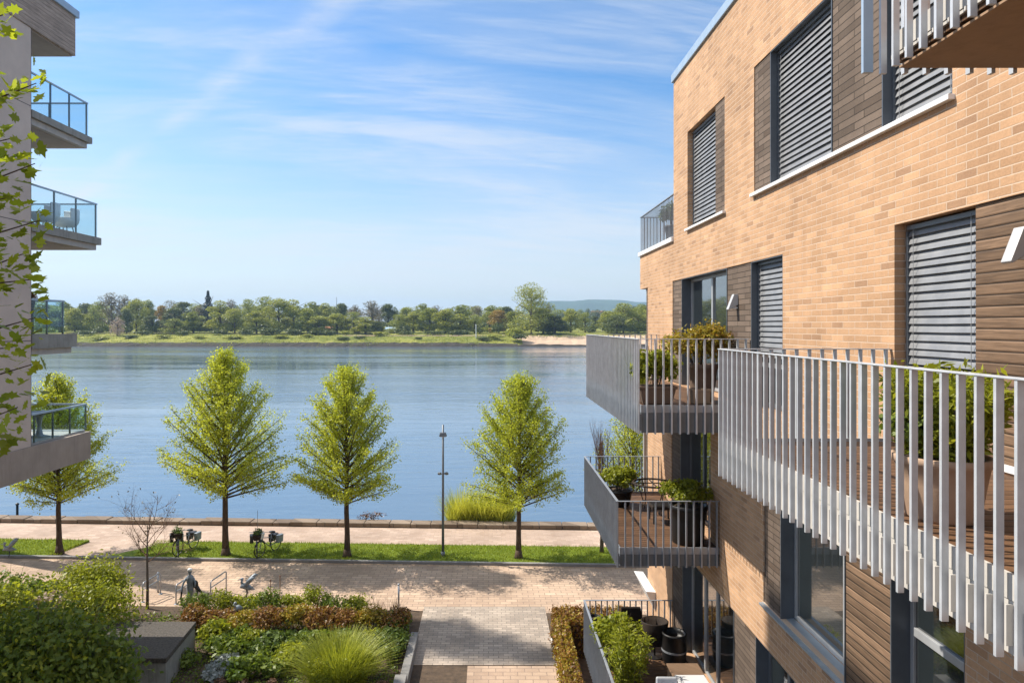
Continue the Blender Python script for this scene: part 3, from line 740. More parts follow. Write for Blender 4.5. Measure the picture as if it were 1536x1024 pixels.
def avenue_tree(label, loc, H, rw, seed, group='young trees along the promenade', leafm='lf_av', base=.27, full=0.0, dens=2.9, ls=.049, name='street_tree', barkm='bark', nb=125):
    rr = np.random.RandomState(seed); x0, y0, z0 = loc
    t = thing(name, label, 'tree', loc, group)
    tr = MB(); pts = []; lean = rr.uniform(-.012, .012, 2)
    for i in range(9):
        h = H * .96 * i / 8
        pts.append((x0 + lean[0]*h + rr.uniform(-.02, .02)*(i > 0), y0 + lean[1]*h + rr.uniform(-.02, .02)*(i > 0), z0 + h - (.05 if i == 0 else 0)))
    rad = [.165, .125, .115, .10, .082, .064, .046, .028, .012]
    rad = [q * H / 8.8 for q in rad]
    tr.tube(pts, rad, 9)
    tr.tube([(x0, y0, z0-.05), (x0, y0, z0+.12), (x0, y0, z0+.35)], [rad[0]*1.5, rad[0]*1.15, rad[0]*.9], 9)
    tr.build('trunk', M[barkm], t, smooth=True)
    bw = MB(); P = []; S = []
    lob = rr.uniform(.86, 1.08, 12)
    def env(hf, az):
        e = np.interp(hf, [base-.06, base+.02, .36, .46, .58, .72, .85, .95, 1.0], [.64, .90, 1.0, .99, .90, .70, .43, .19, .04])
        e += full * np.interp(hf, [base, .55, .78, .92, 1.0], [0, .07, .15, .12, .02])
        k = (az / (2*math.pi) * 12) % 12; i = int(k); f = k - i
        return rw * e * (lob[i] * (1-f) + lob[(i+1) % 12] * f)
    for b in range(nb):
        u = b / nb; hf = base + .01 + (.955 - base) * (u ** 1.2); az = b * 2.39996 + rr.uniform(-.35, .35)
        el = R(np.interp(hf, [base, .45, .7, 1.0], [22, 40, 54, 74]) + rr.uniform(-9, 9))
        h0 = hf * H; p0 = np.array([x0 + lean[0]*h0, y0 + lean[1]*h0, z0 + h0])
        ln = .2; d = np.array([math.cos(az)*math.cos(el), math.sin(az)*math.cos(el), math.sin(el)])
        k = rr.uniform(.66, 1.06)
        while ln < 6:
            q = p0 + d*ln; hh = (q[2]-z0)/H
            if hh > 1.0 or math.hypot(q[0]-x0-lean[0]*h0, q[1]-y0-lean[1]*h0) > k * env(hh, az): break
            ln += .1
        n = 5; bp = []
        side = np.array([-math.sin(az), math.cos(az), 0])
        bend = rr.uniform(-.18, .18)
        for i in range(n + 1):
            s = i / n
            q = p0 + d*ln*s + side*bend*ln*s*s + np.array([0, 0, (.10 if hf > .4 else -.02)*ln*s*s])
            bp.append(q)
        r0 = .012 + .010*ln
        bw.tube(bp, [r0*(1 - .8*i/n) for i in range(n+1)], 4, cap=False)
        m = max(4, int(ln / .17))
        for j in range(m):
            s = .22 + .80 * (j + rr.uniform(0, 1)) / m; s = min(s, 1.0)
            i = min(n-1, int(s*n)); f = s*n - i; q0 = bp[i]*(1-f) + bp[i+1]*f
            dd = d*rr.uniform(.5, 1.1) + side*rr.uniform(-1, 1) + np.array([0, 0, rr.uniform(-.5, .55)]); dd /= np.linalg.norm(dd)
            tl = rr.uniform(.22, .62) * (1.15 - .45*s) * min(1.0, .45 + ln*.35)
            q1 = q0 + dd*tl
            if j % 2 == 0: bw.tube([q0, q1], [.007, .003], 3, cap=False)
            c = int(rr.poisson(11 * dens * (tl/.4)))
            for _ in range(c):
                w_ = rr.uniform(.1, 1.1)
                P.append(q0 + (q1-q0)*w_ + rr.normal(size=3)*.095); S.append(ls * rr.uniform(.6, 1.3))
    bw.build('branches', M[barkm], t)
    leaf_obj('crown', P, S, M[leafm], t, rr, up=.35)
    return t
def bush(label, loc, rad, n, ls, leafm, seed, name='shrub', cat='shrub', group=None, stem=True, ragged=.25, kind='round', up=.3, shape=DIA, aspect=1.0, parent=None, stemm='bark', leafname='foliage', clumps=9):
    rr = np.random.RandomState(seed); x0, y0, z0 = loc
    t = parent or thing(name, label, cat, loc, group)
    if stem:
        b = MB()
        for k in range(max(6, int(10 * max(rad)))):
            a = rr.uniform(0, 6.28); e = rr.uniform(.25, .85)
            b.tube([(x0 + .12*rad[0]*math.cos(a), y0 + .12*rad[1]*math.sin(a), z0-.03), (x0 + .5*e*rad[0]*math.cos(a), y0 + .5*e*rad[1]*math.sin(a), z0 + rad[2]*.9), (x0 + e*rad[0]*math.cos(a), y0 + e*rad[1]*math.sin(a), z0 + rad[2]*rr.uniform(1.2, 1.75))], [.014, .009, .004], 4, cap=False)
        b.build('stems', M[stemm], t)
    cs = []
    for k in range(clumps):
        v = rr.normal(size=3); v /= np.linalg.norm(v); v[2] = abs(v[2])*.9 - .25
        cs.append((v * rr.uniform(.45, .75), rr.uniform(.34, .55)))
    cs.append((np.zeros(3), .62))
    P = []; O = []
    which = rr.randint(0, len(cs), n)
    dv = rr.normal(size=(n, 3)); dv /= np.linalg.norm(dv, axis=1, keepdims=True)
    rad_ = rr.uniform(.55, 1.0, n) ** .6
    for i in range(n):
        c, r = cs[which[i]]
        q = c + dv[i] * r * rad_[i] * (1 + ragged * rr.normal()*.4)
        q = np.array([q[0]*rad[0], q[1]*rad[1], (q[2] + .92) * rad[2] * .98])
        if q[2] < .02: q[2] = rr.uniform(.02, .3) * rad[2]
        P.append((x0 + q[0], y0 + q[1], z0 + q[2])); O.append(dv[i])
    leaf_obj(leafname, P, ls * rr.uniform(.6, 1.3, n), M[leafm], t, rr, up=up, out=O, outw=.5, shape=shape, aspect=aspect)
    return t
def blades(label, loc, rad, h, n, leafm, seed, name='ornamental_grass', cat='grass', group=None, width=.012, lean=.55, parent=None, tuft=0, part='blades', segs=4):
    rr = np.random.RandomState(seed); t = parent or thing(name, label, cat, loc, group)
    V = []; F = []; rn = []
    for k in range(n):
        a = rr.uniform(0, 6.283); r = math.sqrt(rr.uniform(0, 1))
        bx, by = loc[0] + rad*r*math.cos(a)*.55, loc[1] + rad*r*math.sin(a)*.55
        l = h * rr.uniform(.55, 1.08) * (1 - .25*r); a2 = a + rr.normal()*.5; ln = lean * (.25 + r) * rr.uniform(.4, 1.3); w = width * rr.uniform(.7, 1.4)
        sx, sy = -math.sin(a2), math.cos(a2); tw = rr.uniform(-1, 1); sx += tw*math.cos(a2)*.7; sy += tw*math.sin(a2)*.7
        n0 = len(V)
        for i in range(segs + 1):
            s = i/segs; ww = w*(1 - s*.92)
            px = bx + math.cos(a2)*ln*l*s**1.9; py = by + math.sin(a2)*ln*l*s**1.9; pz = loc[2] + l*(s - .28*ln*s**2.4)
            V += [(px - sx*ww, py - sy*ww, pz), (px + sx*ww, py + sy*ww, pz)]
        for i in range(segs): F.append((n0+2*i, n0+2*i+1, n0+2*i+3, n0+2*i+2)); rn.append(rr.uniform(0, 1))
    m = MB(); m.v = V; m.f = F
    o = m.build(part, M[leafm], t)
    at = o.data.attributes.new('rnd', 'FLOAT', 'FACE'); at.data.foreach_set('value', np.array(rn, np.float32))
    return t
def bare_tree(label, loc, H, spread, seed, fork=.35, barkm='barkred', name='bare_tree', cat='tree', upright=.0, buds=0, nlimb=9):
    rr = np.random.RandomState(seed); t = thing(name, label, cat, loc); x0, y0, z0 = loc
    tr = MB(); tr.tube([(x0, y0, z0-.05), (x0+.01, y0, z0+H*fork*.5), (x0-.01, y0+.01, z0+H*fork), (x0, y0, z0+H*.75)], [.055*H/3.8, .045*H/3.8, .036*H/3.8, .012], 8)
    tr.build('trunk', M['barkgrey' if barkm == 'barkred' else barkm], t, smooth=True)
    bw = MB(); P = []
    def grow(p, d, ln, r, lev):
        q = p; pts = [p]; dd = d.copy()
        for i in range(3):
            dd = dd + rr.normal(size=3)*.10 + np.array([0, 0, .10 + upright*.2]); dd /= np.linalg.norm(dd); q = q + dd*ln/3; pts.append(q)
        bw.tube(pts, [r*(1-.2*i) for i in range(4)], 4 if lev < 2 else 3, cap=False)
        if lev < 3:
            for k in range(4 if lev < 2 else 3):
                i = rr.randint(1, 4); nd = dd + rr.normal(size=3)*(.55 if not upright else .25); nd /= np.linalg.norm(nd)
                grow(pts[i], nd, ln*rr.uniform(.5, .75), r*.5, lev+1)
        else: P.append(pts[-1])
    for k in range(nlimb):
        a = k*2.4 + rr.uniform(-.3, .3); h = H*(fork + .30*k/nlimb); e = R(np.interp(k/nlimb, [0, 1], [28, 65])) if not upright else R(78)
        grow(np.array([x0, y0, z0+h]), np.array([math.cos(a)*math.cos(e), math.sin(a)*math.cos(e), math.sin(e)]), spread*rr.uniform(.55, .75)*(1 - .35*k/nlimb), .018*H/3.8, 0)
    bw.build('branches', M[barkm], t)
    if buds:
        idx = rr.randint(0, len(P), buds)
        leaf_obj('crown', [P[i] + rr.normal(size=3)*.06 for i in idx], .05, M['lf_far4'], t, rr)
    return t
# ---------------------------------------------------------------- trees of the promenade
avenue_tree('young spring green tree partly behind the lowest left balcony on the promenade grass', (-18.8, 29.9, .1), 7.6, 2.25, 11, full=.4)
avenue_tree('tallest broad spring green tree on the grass between the two pairs of parked bicycles', (-11.4, 29.6, .1), 8.75, 2.85, 22)
avenue_tree('spring green tree on the grass strip standing left of the lamp post', (-6.1, 29.4, .1), 8.05, 2.45, 33, full=.7)
avenue_tree('spring green tree on the grass strip beside the yellow reeds', (1.28, 29.2, .1), 7.65, 2.2, 44, full=1.0)
avenue_tree('green tree half hidden behind the hanging balconies at the end of the brick house', (6.3, 29.6, .1), 6.7, 1.9, 55, dens=1.2)
bare_tree('upright bare reddish tree behind the balconies of the brick house', (4.95, 29.9, .1), 6.5, 2.6, 7, fork=.25, upright=1.0)
bare_tree('small leafless tree with a round twiggy crown beside the bicycle stands', (-12.1, 24.2, 0), 3.9, 1.75, 4, fork=.42, buds=90)
avenue_tree('very tall slim poplar added unseen behind the left apartment block to dapple the path', (-23.6, 30.6, .1), 31.5, 2.7, 66, base=.74, full=.8, dens=.38, ls=.11, nb=120, name='poplar', group=None)  # hidden tree, added and its high crown shaped to dapple the path
# ---------------------------------------------------------------- the far bank wood
def far_proto(kind, seed, leafm, H=24.0, Rw=8.5, n=4600, ls=.44, name='far_tree', lumps=17, sparse=False, conif=False):
    rr = np.random.RandomState(seed)
    t = thing(name, 'tree in the wood across the river', 'tree', (0, 0, 0))
    tr = MB(); tr.tube([(0, 0, -.6), (.2, .1, H*.25), (-.1, 0, H*.55), (0, .2, H*.85)], [.55, .45, .3, .08], 6)
    for k in range(9):
        a = k*2.4; h = H*(.25 + .05*k); e = rr.uniform(.5, .85)
        tr.tube([(0, 0, h), (Rw*.3*math.cos(a), Rw*.3*math.sin(a), h + H*.10), (Rw*e*math.cos(a), Rw*e*math.sin(a), h + H*.24)], [.24, .15, .04], 4, cap=False)
    tr.build('trunk', M['barkgrey' if sparse else 'bark'], t)
    P = []
    if conif:
        for i in range(n):
            hf = rr.uniform(.1, 1) ** 1.0; a = rr.uniform(0, 6.283); r = Rw*.62*(1.03-hf)*(.75+.25*math.sin(hf*40))*rr.uniform(.5, 1)
            P.append((r*math.cos(a), r*math.sin(a), H*hf - .1*r))
    else:
        cl = []
        for k in range(lumps):
            hf = rr.uniform(.13, .86); a = k*2.4 + rr.uniform(-.4, .4)
            wmax = Rw * np.interp(hf, [.1, .2, .45, .65, .86], [.6, .72, .78, .62, .25])
            r = wmax * rr.uniform(.35, 1.0)
            cl.append((r*math.cos(a), r*math.sin(a), H*hf, Rw*rr.uniform(.26, .45)))
        cl.append((0, 0, H*.86, Rw*.34)); cl.append((0, 0, H*.6, Rw*.5))
        for i in range(n):
            c = cl[rr.randint(0, len(cl))]; v = rr.normal(size=3); v /= np.linalg.norm(v); q = rr.uniform(.5, 1.05) ** .7
            P.append((c[0] + v[0]*c[3]*q, c[1] + v[1]*c[3]*q, c[2] + v[2]*c[3]*q*.85))
    leaf_obj('crown', P, ls * rr.uniform(.6, 1.3, len(P)), M[leafm], t, rr, up=.4)
    t['H'] = H; t['R'] = Rw
    return t
protos = {}
for kind, lm, kw in (('light', 'lf_far1', {}), ('mid', 'lf_far2', {}), ('dark', 'lf_far3', dict(n=5200)), ('bud', 'lf_far4', dict(n=2600, ls=.38, sparse=True))):
    protos[kind] = [far_proto(kind, 100 + 7*q + len(kind), lm, name='far_tree', H=24, Rw=(8.0, 9.5, 7.0)[q], **kw) for q in range(3)]
protos['orange'] = [far_proto('orange', 301, 'lf_far5')]
protos['conif'] = [far_proto('conif', 302, 'lf_conif', conif=True, name='conifer', n=1500, Rw=8.5)]
protos['giant'] = [far_proto('giant', 303, 'lf_far1', H=36, Rw=12.5, n=7500, ls=.42, lumps=26, sparse=True)]
protos['blossom'] = [far_proto('blossom', 304, 'lf_pink', H=10, Rw=6.5, n=1500, ls=.40)]
used = set()
KL = {'light': 'light green spring tree in the wood across the river', 'mid': 'mid green leafy tree in the wood across the river',
      'dark': 'dark green dense tree in the wood across the river', 'bud': 'greyish brown half bare tree in the wood across the river'}
KG = {'light': 'light green trees across the river', 'mid': 'mid green trees across the river', 'dark': 'dark green trees across the river', 'bud': 'half bare trees across the river'}
rf = random.Random(77)
def far_tree(px, top, Y, kind, wpx=None, label=None, zb=None):
    zb = gz(Y) if zb is None else zb
    pr = protos[kind]; p = pr[rf.randrange(len(pr))]
    if p.name in used: o = copy_tree(p)
    else: o = p; used.add(p.name)
    X = (px - 733) * Y / 1024; Ht = (489 - top) * Y / 1024 + 10 - zb
    o.location = (X, Y, zb - .1); o.rotation_euler = (0, 0, rf.uniform(0, 6.28))
    s = Ht / p['H']; wv = s if wpx is None else (wpx * Y / 1024) / (2 * p['R'] * .86) * (1.25 if kind in KL else 1.0)
    o.scale = (wv, wv, s)
    if label: tag(o, label)
    else: tag(o, KL[kind], 'tree', KG[kind])
    return o
far_tree(797, 419, 436, 'giant', 66, 'giant poplar like tree standing far above the wood across the river')
far_tree(312, 436, 520, 'conif', 60, 'dark conifer rising above the wood across the river')
far_tree(243, 456, 470, 'orange', 24, 'orange tinted tree among the green trees across the river')
far_tree(748, 463, 455, 'orange', 40, 'yellow orange tree left of the giant tree across the river')['category'] = 'tree'
far_tree(176, 476, 424, 'blossom', 22, 'round pale blossoming tree on the far river bank')
front = [(112,463,450,'light',28),(140,458,455,'mid',22),(205,448,462,'light',40),(190,463,448,'dark',20),(228,470,445,'dark',26),(262,463,462,'dark',34),(262,474,440,'mid',26),
 (290,462,455,'mid',26),(330,449,450,'light',36),(352,462,442,'light',34),(385,460,440,'light',32),(418,446,446,'light',52),(440,442,455,'light',40),(462,461,442,'mid',30),
 (478,472,438,'light',40),(505,468,446,'light',40),(530,466,452,'mid',30),(548,470,440,'light',36),(566,478,438,'dark',22),(598,472,450,'mid',28),(620,466,456,'light',34),
 (645,461,450,'mid',34),(668,465,445,'light',34),(690,466,450,'light',28),(712,470,446,'mid',26),(735,463,462,'mid',30),(770,466,450,'mid',34),(815,459,446,'mid',40),(832,474,436,'dark',32),
 (856,464,470,'light',30),(878,468,480,'mid',22),(893,470,520,'dark',14),(912,466,470,'light',28),(935,454,452,'mid',36),(925,468,440,'dark',30),(958,456,462,'mid',30),(975,462,450,'light',30),(90,455,470,'mid',34),(60,452,470,'light',40),(30,455,465,'mid',40)]
for a in front: far_tree(a[0], a[1] + rf.uniform(-3.5, 4), a[2], a[3], a[4] * rf.uniform(.9, 1.2))
for px, top, Y, k, w_ in [(92,447,520,'mid',26),(130,452,505,'dark',26),(150,449,520,'mid',26),(167,434,500,'bud',34),(186,439,505,'bud',26),(205,444,530,'bud',22),(222,447,520,'mid',24),(255,449,540,'bud',30),(276,450,530,'dark',34),(300,455,520,'bud',24),(345,446,540,'bud',24),(372,447,520,'mid',28),(398,443,505,'mid',34),
 (468,449,520,'mid',26),(488,452,530,'light',28),(512,452,505,'dark',26),(533,454,540,'bud',20),(558,448,520,'bud',34),(582,453,530,'dark',30),(608,459,540,'mid',24),(634,452,520,'mid',26),(655,455,540,'bud',24),(692,454,520,'mid',30),(715,456,550,'bud',26),(738,455,530,'mid',28),(760,457,540,'dark',28),(822,452,505,'bud',14),(940,456,540,'bud',26),(962,453,540,'mid',30),(985,455,540,'mid',30)]:
    far_tree(px, top, Y, k, w_)
for i in range(46):                      # the back of the wood
    px = 20 + i * 20.5 + rf.uniform(-7, 7)
    if 838 < px < 905: continue
    far_tree(px, 457 + rf.uniform(-3.5, 4) + (3 if px > 560 else 0), rf.uniform(580, 700), rf.choice(['mid', 'dark', 'bud', 'mid', 'light']), rf.uniform(24, 34))
for i in range(9): far_tree(846 + i*8.5 + rf.uniform(-2, 2), 463 + rf.uniform(-2, 2.5), rf.uniform(900, 1100), rf.choice(['mid', 'dark']), rf.uniform(11, 15))
# undergrowth that closes the foot of the wood
ub_ = {}
for k_, m_ in (('dark', 'lf_far3'), ('mid', 'lf_far2'), ('light', 'lf_far1')):
    ub_[k_] = [bush(k_ + ' green bush growing at the foot of the far wood', (0, 0, 0), (4.2, 3.4, 3.0), 900, .5, m_, 640 + len(k_), 'wood_bush', 'bush', k_ + ' bushes at the foot of the far wood', stem=False, clumps=8), True]
for i in range(96):
    px = 30 + i*9.9 + rf.uniform(-5, 5); Y = rf.uniform(440, 530)
    if 838 < px < 905: Y = rf.uniform(620, 760)
    k_ = rf.choice(['dark', 'mid', 'dark', 'mid', 'light']); p = ub_[k_]
    o = p[0] if p[1] else copy_tree(p[0]); p[1] = False
    o.location = ((px-733)*Y/1024, Y, gz(Y)-.3); o.rotation_euler = (0, 0, rf.uniform(0, 6.28)); s = rf.uniform(.8, 1.5); o.scale = (s*1.1, s*1.1, s*rf.uniform(.8, 1.5))
# low bushes on the bank
bl = ['low dark bush on the far river bank', 'bushes on the far river bank']
bp = bush('low dark bush on the far river bank', (0, 0, 0), (3.2, 3.0, 2.6), 700, .42, 'lf_far3', 61, 'bank_bush', 'bush', bl[1], stem=False)
bh = None
bq = bush('low light green bush on the far river bank', (0, 0, 0), (3.2, 3.0, 2.4), 700, .42, 'lf_far1', 62, 'bank_bush', 'bush', 'light bushes on the far river bank', stem=False)
first = {0: True, 1: True}
def bank_bush(px, py, Y, w_, h_, k):
    p = (bp, bq)[k]
    if first[k]: o = p; first[k] = False
    else: o = copy_tree(p)
    zb = gz(Y) - .15
    o.location = ((px-733)*Y/1024, Y, zb); o.rotation_euler = (0, 0, rf.uniform(0, 6.28)); s = w_*Y/1024/6.4; o.scale = (s, s, h_*Y/1024/4.8)
for a in [(772,509,405,34,22,1),(778,511,402,28,13,0),(742,507,408,30,8,1),(725,509,404,26,6,0),(515,509,404,24,6,0),(540,508,407,18,6,0),(628,508,405,12,5,0),(600,494,436,20,12,0),(610,500,430,26,8,0),(475,497,430,26,10,0),(495,498,428,24,10,0),(440,496,432,30,12,0),(405,496,430,36,14,0),(370,495,428,22,12,0),(245,503,412,28,7,1),(195,504,410,26,7,0),(127,499,425,30,10,0),(300,505,408,22,6,1),(420,505,410,30,7,1),(350,505,408,34,6,1),(150,506,405,30,6,1),(460,503,414,24,7,1),(570,500,425,30,8,1),(650,497,430,34,9,0),(690,497,432,30,10,0),(665,494,440,26,12,1),(915,491,450,34,14,0),(885,492,455,20,9,0),(845,494,450,28,12,0),(955,492,450,28,10,1),(520,497,432,26,8,1),(330,495,432,26,10,0),(215,497,428,30,9,0),(275,497,428,26,9,0)]:
    bank_bush(*a)
def at(px, py, Y): return ((px-733)*Y/1024, Y, 10 - (py-489)*Y/1024)
# small buildings and poles over there
def hut(px, Y, w_, d_, h, wm, rm, label, cat='hut'):
    x, y, _ = at(px, 489, Y); t = thing('garden_hut', label, cat, (x, y, gz(Y)))
    g0 = gz(Y)
    MB().box(x-w_/2, x+w_/2, y-d_/2, y+d_/2, g0-.4, g0+h).build('wall', M[wm], t)
    MB().prism([(y-d_/2-.4, g0+.01+h), (y+d_/2+.4, g0+.01+h), (y, g0+h+d_*.32)], x-w_/2-.4, x+w_/2+.4, 'x').build('roof', M[rm], t)
    MB().box(x-.6, x+.6, y-d_/2-.05, y-d_/2-.01, g0-.1, g0+2).build('door', M['black'], t)
    return t
hut(586, 455, 6.5, 4, 2.6, 'white', 'tarp', 'small pale blue roofed hut between trees across the river')
hut(531, 455, 7.5, 4, 3.0, 'hutwall', 'hutroof', 'low hut with a pale brown roof across the river')
hut(494, 458, 4.5, 4, 3.0, 'hutwall', 'hutred', 'small hut with a red roof among trees across the river')
hut(897, 1150, 22, 14, 24, 'hutwall', 'hutred', 'tall orange roofed house before the blue hills', 'house')
def post(px, pyb, pyt, Y, r, mat, label, name='pole'):
    x, y, z0 = at(px, pyb, Y); z1 = at(px, pyt, Y)[2]
    t = thing(name, label, 'pole', (x, y, z0)); MB().tube([(x, y, z0-.4), (x, y, z1)], [r, r*.8], 8).build('shaft', M[mat], t)
    MB().lathe([(r*1.3, 0), (r*1.3, .18), (r*.3, .35)], (x, y, z1-.2), 8).build('cap', M[mat], t)
post(714, 508, 487, 409, .28, 'white', 'white navigation post on the far bank left of the sandy beach')
post(505, 470, 446, 640, .25, 'pole', 'thin mast above the treetops of the far wood')
def fence_row(px0, px1, Y, label):
    x0 = at(px0, 489, Y)[0]; x1 = at(px1, 489, Y)[0]; g0 = gz(Y); t = thing('fence', label, 'fence', (x0, Y, g0)); b = MB(); n = int((x1-x0)/4)
    for k in range(n+1): b.box(x0+(x1-x0)*k/n-.09, x0+(x1-x0)*k/n+.09, Y-.09, Y+.09, g0-.3, g0+1.5)
    b.build('post', M['hutwall'], t)['kind'] = 'stuff'
    MB().box(x0, x1, Y-.03, Y+.03, g0+1.2, g0+1.35).box(x0, x1, Y-.03, Y+.03, g0+.55, g0+.68).build('rail', M['hutwall'], t)
fence_row(100, 420, 436, 'long low post and rail fence before the far wood on the left')
fence_row(440, 560, 436, 'short post and rail fence before the huts across the river')
fence_row(850, 930, 470, 'post and rail fence on the meadow behind the sandy beach')
# ---------------------------------------------------------------- lamp, reeds, promenade things
lx, ly = -1.97, 29.45
t = thing('street_lamp', 'tall thin grey lamp post on the grass strip by the river', 'street lamp', (lx, ly, .1))
MB().tube([(lx, ly, .05), (lx, ly, 3.0), (lx, ly, 5.75)], [.062, .052, .042], 10).tube([(lx, ly, .05), (lx, ly, .28)], .09, 10).build('pole', M['pole'], t, smooth=True)
h = MB().hexa([(lx-.17, ly-.12, 5.26), (lx+.17, ly-.12, 5.26), (lx+.17, ly+.12, 5.26), (lx-.17, ly+.12, 5.26), (lx-.12, ly-.09, 5.42), (lx+.12, ly-.09, 5.42), (lx+.12, ly+.09, 5.42), (lx-.12, ly+.09, 5.42)]).build('lamp_head', M['pole'], t, bevel=.012)
MB().box(lx-.13, lx+.13, ly-.09, ly+.09, 5.235, 5.258).build('lens', M['glow'], h)
sp_ = MB().tube([(lx-.14, ly, 3.62), (lx+.15, ly, 3.66)], .025, 6).build('bracket', M['pole'], t)
for sx in (-1, 1): MB().tube([(lx+sx*.10, ly-.08, 3.66), (lx+sx*.16, ly-.03, 3.66), (lx+sx*.20, ly+.06, 3.62)], [.055, .07, .045], 8).build('spotlight', M['pole'], t)
rd = blades('large clump of yellow green reeds growing behind the river wall', (-.45, 34.9, -.6), 1.0, 2.8, 10, 'lf_reed', 1, 'reeds', 'reeds', part='seed_stalks')
for i, x in enumerate(np.linspace(-1.75, .9, 8)):
    blades('', (x, 35.0 + .2*math.sin(i*3), -.5), .62, 2.45 + .3*math.sin(i*2.1), 520, 'lf_reed', 20+i, parent=rd, width=.016, lean=.45, part='blades')
bush('small brown twiggy shrub growing on the river wall', (-5.9, 34.7, .1), (.75, .3, .30), 260, .05, 'lf_brown', 15, 'shrub', 'shrub')
px_, py_ = -29.0, 42.0
t = thing('mooring_post', 'dark post standing in the river near the left edge', 'post', (px_, py_, -1.8)); MB().tube([(px_, py_, -3), (px_, py_, -.95)], .07, 8).build('shaft', M['black'], t); MB().lathe([(.10, 0), (.10, .08), (.03, .12)], (px_, py_, -.98), 8).build('cap', M['black'], t)
# ---------------------------------------------------------------- bike stands, bollard, figures
def bike_stand(px, py, label):
    Y = 10*1024/(py-489); x = (px-733)*Y/1024
    t = thing('bicycle_stand', label, 'bike stand', (x, Y, 0), 'steel bicycle stands')
    a = (x, Y); b = (x+.28, Y+.75)
    MB().tube([(a[0], a[1], -.05), (a[0], a[1], .66), (a[0]+.02, a[1]+.05, .70), (b[0]-.02, b[1]-.05, .80), (b[0], b[1], .76), (b[0], b[1], -.05)], .026, 8).build('hoop', M['rack'], t, smooth=True)
    MB().tube([(a[0], a[1], .46), (b[0], b[1], .56)], .02, 8).build('crossbar', M['rack'], t)
    for q in (a, b): MB().lathe([(.07, 0), (.07, .012), (.03, .02)], (q[0], q[1], .004), 10).build('foot_plate', M['rack'], t)
bike_stand(214, 903, 'steel bicycle stand behind the trunk of the small leafless tree')
bike_stand(264, 906, 'steel bicycle stand right behind the grey statue')
bike_stand(316, 900, 'steel bicycle stand right of the grey statue by the flower bed')
def bollard(px, py, h, label):
    Y = 10*1024/(py-489); x = (px-733)*Y/1024
    t = thing('bollard', label, 'bollard', (x, Y, 0)); MB().tube([(x, Y, -.05), (x, Y, h)], .035, 10).build('shaft', M['rack'], t, smooth=True); MB().lathe([(.042, 0), (.042, .04), (.02, .065)], (x, Y, h-.02), 10).build('cap', M['rack'], t)
bollard(237, 888, .72, 'thin steel bollard next to the stand behind the leafless tree')
bollard(598, 912, .84, 'thin steel bollard at the corner of the flower bed and path')
def figure(loc):
    """a slim statue: hooded pale head, long coat, one arm out, a dark wing like bag on the right"""
    x, y, z = loc; s = 1.27/1.7
    t = thing('statue', 'slim blue grey statue with a pale capped head among the bicycle stands', 'statue', loc)
    def q(a, b, c): return (x+a*s, y+b*s, z+c*s)
    bm_ = MB()
    prof = [(.15,.02),(.13,.30),(.14,.62),(.17,.86),(.155,1.02),(.19,1.22),(.17,1.36),(.075,1.44),(.062,1.50),(.095,1.58),(.10,1.66),(.06,1.735),(.01,1.75)]
    v = []; f = []; n = 14
    for i, (r, h) in enumerate(prof):
        off = .05*math.sin(h*1.6)
        for k in range(n):
            a = 2*math.pi*k/n; fold = 1 + (.14*math.sin(a*4 + h*3) if h < 1.2 else 0)
            v.append(q(off + r*fold*math.cos(a), r*.72*fold*math.sin(a), h))
    for i in range(len(prof)-1):
        for k in range(n): f.append((i*n+k, i*n+(k+1) % n, (i+1)*n+(k+1) % n, (i+1)*n+k))
    f.append(tuple(range(n-1, -1, -1))); f.append(tuple((len(prof)-1)*n+k for k in range(n)))
    bm_.add(v, f)
    bm_.tube([q(-.12,-.02,1.30), q(-.26,-.05,1.05), q(-.30,-.16,.80), q(-.27,-.22,.72)], [.06*s,.05*s,.038*s,.03*s], 8)
    bm_.tube([q(.20,0,1.30), q(.30,-.04,1.10), q(.34,-.14,.92)], [.06*s,.05*s,.035*s], 8)
    bm_.build('body', M['statue'], t, smooth=True)
    MB().blob(q(.04,-.01,1.69), (.115*s,.10*s,.085*s)).build('cap', M['white'], t, smooth=True)
    MB().blob(q(.30,.03,.98), (.13*s,.09*s,.20*s)).tube([q(.28,.05,.95), q(.45,.02,.72), q(.62,-.02,.60)], [.10*s,.085*s,.02*s], 8).tube([q(.30,.05,.9), q(.40,-.02,.66), q(.42,-.04,.48)], [.08*s,.05*s,.015*s], 8).build('wing', M['statued'], t, smooth=True)
    MB().tube([q(-.30,-.05,.95), q(-.36,-.06,.40), q(-.34,-.05,.02)], [.05*s,.045*s,.05*s], 8).build('prop', M['statued'], t, smooth=True)
    MB().lathe([(.30*s, 0), (.28*s, .03), (.1*s, .035)], (x, y, z), 16).build('base', M['statued'], t)
figure((-10.75, 24.5, .005))
